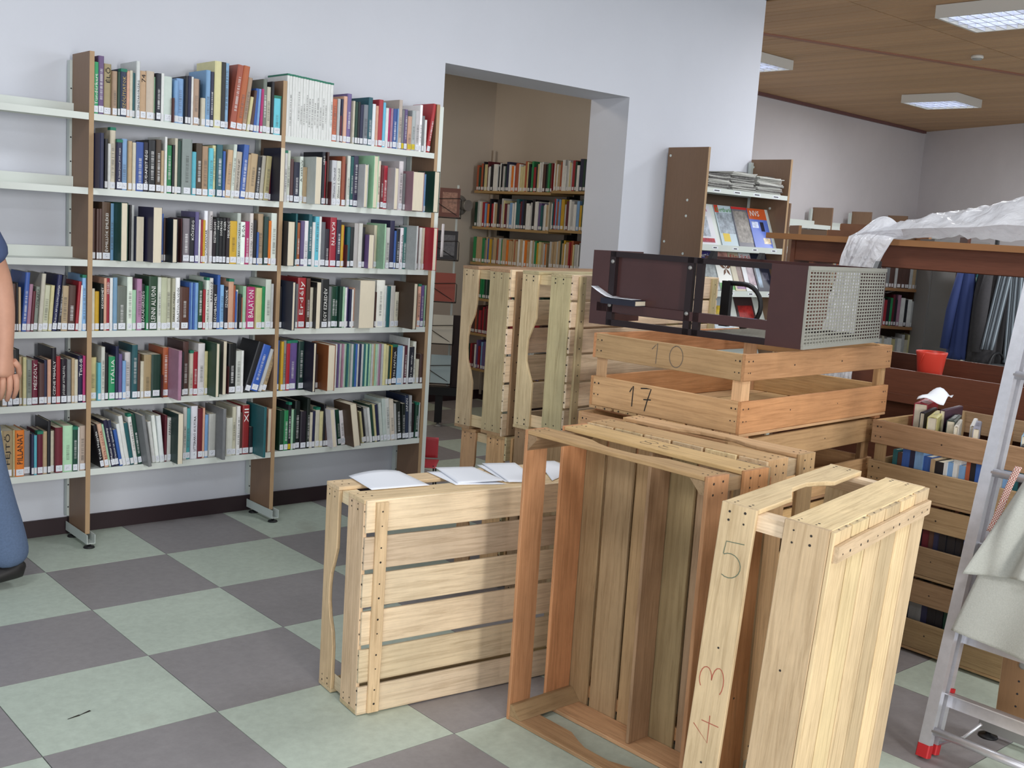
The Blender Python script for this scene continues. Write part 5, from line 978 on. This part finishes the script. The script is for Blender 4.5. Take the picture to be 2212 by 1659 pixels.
# coats on a stand
cs = thing('coat_stand', 'dark metal coat stand hidden under the coats', 'coat stand', T(4.62, -1.24, 0))
MB().tube([(0, 0, 0.02), (0, 0, 1.62)], 0.014, 8).obj('pole', M_BLACK, cs)
MB().lathe([(0.20, 0), (0.20, 0.012), (0.03, 0.02)], 20).obj('base', M_BLACK, cs)
for a in range(4): MB().tube([(0.012*math.cos(a*PI/2), 0.012*math.sin(a*PI/2), 1.50), (0.08*math.cos(a*PI/2), 0.08*math.sin(a*PI/2), 1.50), (0.10*math.cos(a*PI/2), 0.10*math.sin(a*PI/2), 1.54)], 0.006, 6).obj('hook', M_BLACK, cs)
CR = T(4.62, -1.24, 0) @ RZ(math.radians(-48))
def coat(label, x0, w, d, z0, z1, mt, ph, dy=0.0, flare=1.15):
    m = MB()
    def fn(u, v):
        a = 2*PI*u; k = 0.62+(flare-0.62)*min(1, v*3.2)**0.6*1.0; k *= 1+0.0*v
        r = 1+0.07*math.sin(a*7+ph+v*2)+0.05*math.sin(a*12+2*ph)
        return (x0+math.cos(a)*w*k*r, dy+math.sin(a)*d*k*r, z1+(z0-z1)*v)
    m.surf(fn, 36, 12); b = len(m.v)
    m.v += [(x0, dy, z1+0.015), (x0, dy, z0+0.01)]
    for i in range(36): m.quad(b, (i+1)*13, i*13, smooth=True); m.quad(b+1, i*13+12, (i+1)*13+12)
    return m
M_COAT = mat('charcoal_wool', (66, 64, 66), 0.95, nscale=60, namt=0.1); M_COATB = mat('blue_coat_fabric', (52, 66, 116), 0.8); M_COATG = mat('dark_green_grey_fabric', (56, 60, 62), 0.9)
def garment(name, label, cat, m, mt, extra=None):
    t = thing(name, label, cat, CR); m.obj('body', mt, t); 
    if extra: extra(t)
    return t
garment('coat', 'blue coat at the left of the hanging coats', 'coat', coat('', -0.16, 0.05, 0.06, 0.86, 1.47, M_COATB, 1.0, -0.02), M_COATB, lambda t: MB().tube([(-0.20, -0.05, 1.40), (-0.235, -0.06, 1.15), (-0.25, -0.06, 0.92)], [0.02, 0.03, 0.026], 8).obj('sleeve', M_COATB, t))
garment('coat', 'charcoal coat in the middle of the hanging coats', 'coat', coat('', -0.02, 0.085, 0.075, 0.85, 1.47, M_COAT, 2.0, -0.06), M_COAT, lambda t: MB().tube([(-0.06, -0.13, 1.42), (-0.085, -0.15, 1.2), (-0.09, -0.15, 0.92)], [0.025, 0.04, 0.034], 8).obj('sleeve', M_COAT, t))
garment('coat', 'dark grey coat at the right of the hanging coats', 'coat', coat('', 0.16, 0.08, 0.08, 0.83, 1.47, M_COATG, 3.1, -0.03), M_COATG, lambda t: MB().tube([(0.20, -0.10, 1.42), (0.22, -0.12, 1.2), (0.21, -0.12, 0.9)], [0.025, 0.04, 0.034], 8).obj('sleeve', M_COATG, t))
def scarfmat():
    m = mat('striped_scarf_wool', (110, 118, 124), 0.95); nt = m.node_tree; N = nt.nodes; L = nt.links; tc = N.new('ShaderNodeTexCoord'); sp = N.new('ShaderNodeSeparateXYZ'); L.new(tc.outputs['UV'], sp.inputs[0])
    tc2 = N.new('ShaderNodeAttribute'); return m
M_SC1 = mat('scarf_dark', (86, 92, 98), 0.95); M_SC2 = mat('scarf_light', (158, 170, 178), 0.95)
sc = thing('scarf', 'grey scarf with pale lengthwise stripes hanging over the coats', 'scarf', CR)
for nm, xb, zb, sw in (('scarf_end', 0.075, 0.87, 0.02), ('scarf_end', 0.02, 0.94, -0.075)):
    o = None
    for k in range(9):
        m = MB(); m.surf(lambda u, v: (xb+(k+u)*0.0085-0.03+sw*v*0.9, -0.150-0.02*v+0.006*math.sin((k+u)*1.6)-(0.014 if sw < 0 else 0), 1.475+(zb-1.475)*v), 1, 10, thick=0.006)
        oo = m.obj('stripe' if o else nm, M_SC2 if k in (1, 4, 7) else M_SC1, o or sc); o = o or oo
hb = thing('dark_bag', 'dark round bag lying below the coats', 'bag', T(4.46, -1.42, 0.0) @ T(0, 0, 0.0))
MB().lathe([(0.10, 0.0), (0.15, 0.2), (0.155, 0.6), (0.14, 0.82), (0.06, 0.86)], 20).obj('body', M_COATG, hb); MB().tube([(0.10*math.cos(a*PI/10), 0.02, 0.83+0.10*math.sin(a*PI/10)) for a in range(11)], 0.008, 6).obj('strap', M_BLACK, hb)
# low white shelving along the far wall
fw = thing('far_white_shelving', 'white library shelving with short brown panels along the far wall', 'shelving', T(10.0, 3.3, 0))
def fwo(m, n, mt): return m.obj(n, mt, fw, T(-10.0, -3.3, 0))
for i in range(5):
    x = 8.62+i*0.85
    fwo(MB().box(x, 3.06, 0.04, x+0.022, 3.33, 1.95), 'side_panel', M_LAM); fwo(MB().box(x-0.05, 3.32, 0.06, x-0.01, 3.345, 1.93), 'upright', M_UPR)
    if i < 4:
        for z in (1.74, 1.44, 1.14): fwo(shelf_board_mesh(x+0.0226, x+0.8494, 3.062, 3.31, z, 0.05, 0.05), 'shelf', M_SHELFW)
stuff_books('far_wall_books', 'small books on the white shelving along the far wall', [((8.66+i*0.85, 3.08, 1.4405), (1, 0, 0), (0, -1, 0), 0.45, 0.12, 0.2, 0.14, 'KNGyWtbCyM', 1) for i in range(4)])

# ---------------------------------------------------------------- person at the left edge
def skin(name, pts, edges, sub=2):
    me = bpy.data.meshes.new(name); me.from_pydata([p[:3] for p in pts], edges, []); o = bpy.data.objects.new(name, me); COL.objects.link(o)
    s = o.modifiers.new('skin', 'SKIN'); s.use_smooth_shade = True
    for i, p in enumerate(pts): 
        r = p[3] if isinstance(p[3], (tuple, list)) else (p[3], p[3]); me.skin_vertices[0].data[i].radius = r
    me.skin_vertices[0].data[0].use_root = True
    b = o.modifiers.new('sub', 'SUBSURF'); b.levels = sub; b.render_levels = sub
    out = bpy.data.meshes.new_from_object(o.evaluated_get(bpy.context.evaluated_depsgraph_get())); bpy.data.objects.remove(o)
    for p in out.polygons: p.use_smooth = True
    out.name = name; return out
def chain(*i): return [(i[k], i[k+1]) for k in range(len(i)-1)]
M_SKIN = mat('skin', (198, 148, 124), 0.5, nscale=30, namt=0.05); M_TEE = mat('blue_tshirt', (74, 88, 124), 0.9, nscale=50, namt=0.05); M_JEAN = mat('blue_denim', (94, 112, 142), 0.9, nscale=120, namt=0.12); M_HAIR = mat('dark_hair', (56, 42, 34), 0.7); M_SHOE = mat('black_leather', (36, 34, 34), 0.5)
pe = thing('person', 'person in blue t-shirt and jeans at the left edge, hand at the books', 'person', T(-0.86, -0.06, 0))
PZ = T(0.86, 0.06, 0)
B = [(-0.86, -0.05, 0.95, (0.15, 0.11)), (-0.86, -0.05, 1.12, (0.14, 0.10)), (-0.86, -0.04, 1.30, (0.16, 0.11)), (-0.865, -0.04, 1.44, (0.13, 0.09)), (-0.87, -0.04, 1.52, (0.055, 0.055)), (-0.885, -0.04, 1.60, 0.065), (-0.895, -0.04, 1.68, (0.085, 0.078)), (-0.89, -0.04, 1.76, (0.07, 0.065)),
     (-0.83, -0.19, 1.41, 0.058), (-0.765, -0.175, 1.285, 0.050), (-0.715, -0.145, 1.165, 0.049), (-0.708, -0.16, 1.05, 0.047), (-0.706, -0.175, 0.955, 0.036), (-0.707, -0.182, 0.905, (0.034, 0.026)), (-0.705, -0.19, 0.845, (0.044, 0.024)), (-0.705, -0.193, 0.815, (0.042, 0.020)),
     (-0.875, 0.12, 1.41, 0.058), (-0.90, 0.16, 1.28, 0.050), (-0.925, 0.17, 1.15, 0.043), (-0.98, 0.17, 1.06, 0.04), (-1.04, 0.165, 0.97, 0.03), (-1.075, 0.16, 0.92, (0.04, 0.024)),
     (-0.84, -0.14, 0.86, 0.092), (-0.80, -0.15, 0.66, 0.075), (-0.76, -0.15, 0.48, 0.06), (-0.71, -0.13, 0.30, 0.056), (-0.665, -0.11, 0.13, 0.04), (-0.655, -0.10, 0.09, 0.036), (-0.77, -0.105, 0.03, 0.03),
     (-0.88, 0.04, 0.86, 0.092), (-0.93, 0.04, 0.66, 0.075), (-0.97, 0.04, 0.48, 0.06), (-0.99, 0.04, 0.28, 0.056), (-1.0, 0.04, 0.11, 0.04), (-1.0, 0.04, 0.06, 0.036), (-1.13, 0.04, 0.03, 0.03)]
Eb = chain(0, 1, 2, 3, 4, 5, 6, 7)+chain(3, 8, 9, 10, 11, 12, 13, 14, 15)+chain(3, 16, 17, 18, 19, 20, 21)+chain(0, 22, 23, 24, 25, 26, 27, 28)+chain(0, 29, 30, 31, 32, 33, 34, 35)
bm_ = skin('body', B, Eb)
m = MB(); m.v = [tuple(v.co) for v in bm_.vertices]; m.f = [tuple(p.vertices) for p in bm_.polygons]; m.m = [0]*len(m.f); m.sm = [True]*len(m.f)
def finger(base, pts, r): m.tube([base]+pts, [r*1.05]+[r*(1.0-0.08*i) for i in range(len(pts)-1)]+[r*0.45], 8)
# left hand hanging, palm towards the shelf, fingers slightly curled down
hx, hy = -0.705, -0.193
for i, (dx, ln, r) in enumerate(((0.031, 0.070, 0.0112), (0.0105, 0.078, 0.0116), (-0.011, 0.073, 0.0112), (-0.031, 0.058, 0.0098))):
    x = hx+dx; b = (x, hy+0.002, 0.828)
    finger(b, [(x+dx*0.10, hy-0.006, 0.812-ln*0.10), (x+dx*0.13, hy-0.004, 0.812-ln*0.5), (x+dx*0.12, hy+0.012, 0.812-ln*0.80), (x+dx*0.08, hy+0.026, 0.812-ln*1.02), (x+dx*0.06, hy+0.031, 0.812-ln*1.08)], r)
finger((hx+0.028, hy+0.008, 0.878), [(hx+0.048, hy+0.018, 0.855), (hx+0.055, hy+0.030, 0.828), (hx+0.050, hy+0.040, 0.803), (hx+0.048, hy+0.043, 0.796)], 0.0115)
for i, (dy, ln) in enumerate(((-0.03, 0.06), (-0.01, 0.07), (0.01, 0.066), (0.03, 0.05))): finger((-1.085, 0.16+dy, 0.905), [(-1.105, 0.16+dy, 0.88), (-1.105, 0.16+dy, 0.88-ln*0.5), (-1.095, 0.16+dy, 0.88-ln)], 0.009)
finger((-1.07, 0.125, 0.93), [(-1.085, 0.105, 0.905), (-1.095, 0.10, 0.875)], 0.0105)
m.lathe([(0.004, -0.016), (0.011, -0.012), (0.014, 0.0), (0.011, 0.016), (0.004, 0.02)], 8, (-0.988, -0.04, 1.665))   # nose
for y in (-0.122, 0.042): m.lathe([(0.006, -0.028), (0.016, -0.015), (0.018, 0.006), (0.010, 0.026), (0.004, 0.03)], 8, (-0.885, y, 1.675))
body = m.obj('body', M_SKIN, pe, PZ)
for y in (-0.075, -0.005): MB().lathe([(0.002, -0.011), (0.009, -0.007), (0.011, 0), (0.009, 0.007), (0.002, 0.011)], 10, (-0.968, y, 1.69)).obj('eye', M_INKW, body)
MB().box(-0.982, -0.062, 1.622, -0.972, -0.018, 1.630).obj('mouth', mat('lips', (160, 96, 88), 0.5), body)
MB().surf(lambda u, v: (-0.885+0.097*math.cos(2*PI*u)*math.cos(v*1.45)+0.012, -0.04+0.092*math.sin(2*PI*u)*math.cos(v*1.45), 1.705+0.125*math.sin(v*1.45)-0.05*(1-v)*(math.cos(2*PI*u) > 0)), 20, 8, thick=0.006).obj('hair', M_HAIR, pe, PZ)
tee = skin('tshirt', [(-0.86, -0.05, 0.90, (0.170, 0.130)), (-0.86, -0.05, 1.12, (0.162, 0.120)), (-0.86, -0.04, 1.30, (0.178, 0.125)), (-0.865, -0.04, 1.435, (0.142, 0.10)), (-0.835, -0.19, 1.405, 0.076), (-0.765, -0.175, 1.285, 0.068), (-0.728, -0.158, 1.225, 0.072), (-0.88, 0.12, 1.41, 0.072), (-0.905, 0.16, 1.27, 0.066), (-0.915, 0.165, 1.21, 0.064)], chain(0, 1, 2, 3)+chain(3, 4, 5, 6)+chain(3, 7, 8, 9))
link('tshirt', tee, pe, PZ).data.materials.append(M_TEE)
jn = skin('jeans', [(-0.86, -0.05, 1.0, (0.155, 0.118)), (-0.86, -0.05, 0.92, (0.16, 0.125)), (-0.84, -0.14, 0.84, 0.104), (-0.80, -0.15, 0.66, 0.088), (-0.765, -0.15, 0.48, 0.078), (-0.715, -0.125, 0.30, 0.078), (-0.675, -0.105, 0.17, 0.082), (-0.665, -0.10, 0.075, 0.078), (-0.88, 0.04, 0.84, 0.104), (-0.93, 0.04, 0.66, 0.088), (-0.97, 0.04, 0.48, 0.078), (-0.99, 0.04, 0.28, 0.076), (-1.0, 0.04, 0.07, 0.078)], chain(0, 1, 2, 3, 4, 5, 6, 7)+chain(1, 8, 9, 10, 11, 12))
link('jeans', jn, pe, PZ).data.materials.append(M_JEAN)
def shoe(x, y, z, pitch):
    def fn(u, v):
        a = 2*PI*u; s = v; w = 0.040+0.012*math.sin(PI*min(1, s*1.15)); h = 0.085-0.045*s; L_ = 0.27*s
        e = math.sqrt(max(0.02, 1-max(0, (s-0.82)/0.18)**2))*math.sqrt(max(0.05, 1-max(0, (0.1-s)/0.1)**2))
        zz = math.sin(a); return (-L_, math.cos(a)*w*e, h*0.5*(1+zz*e))
    m = MB(); m.surf(fn, 20, 14)
    m.obj('shoe', M_SHOE, pe, T(0.86, 0.06, 0) @ T(x, y, z) @ Matrix.Rotation(pitch, 4, 'Y'))
shoe(-0.605, -0.105, 0.035, -0.10); shoe(-0.95, 0.04, 0.0, 0)
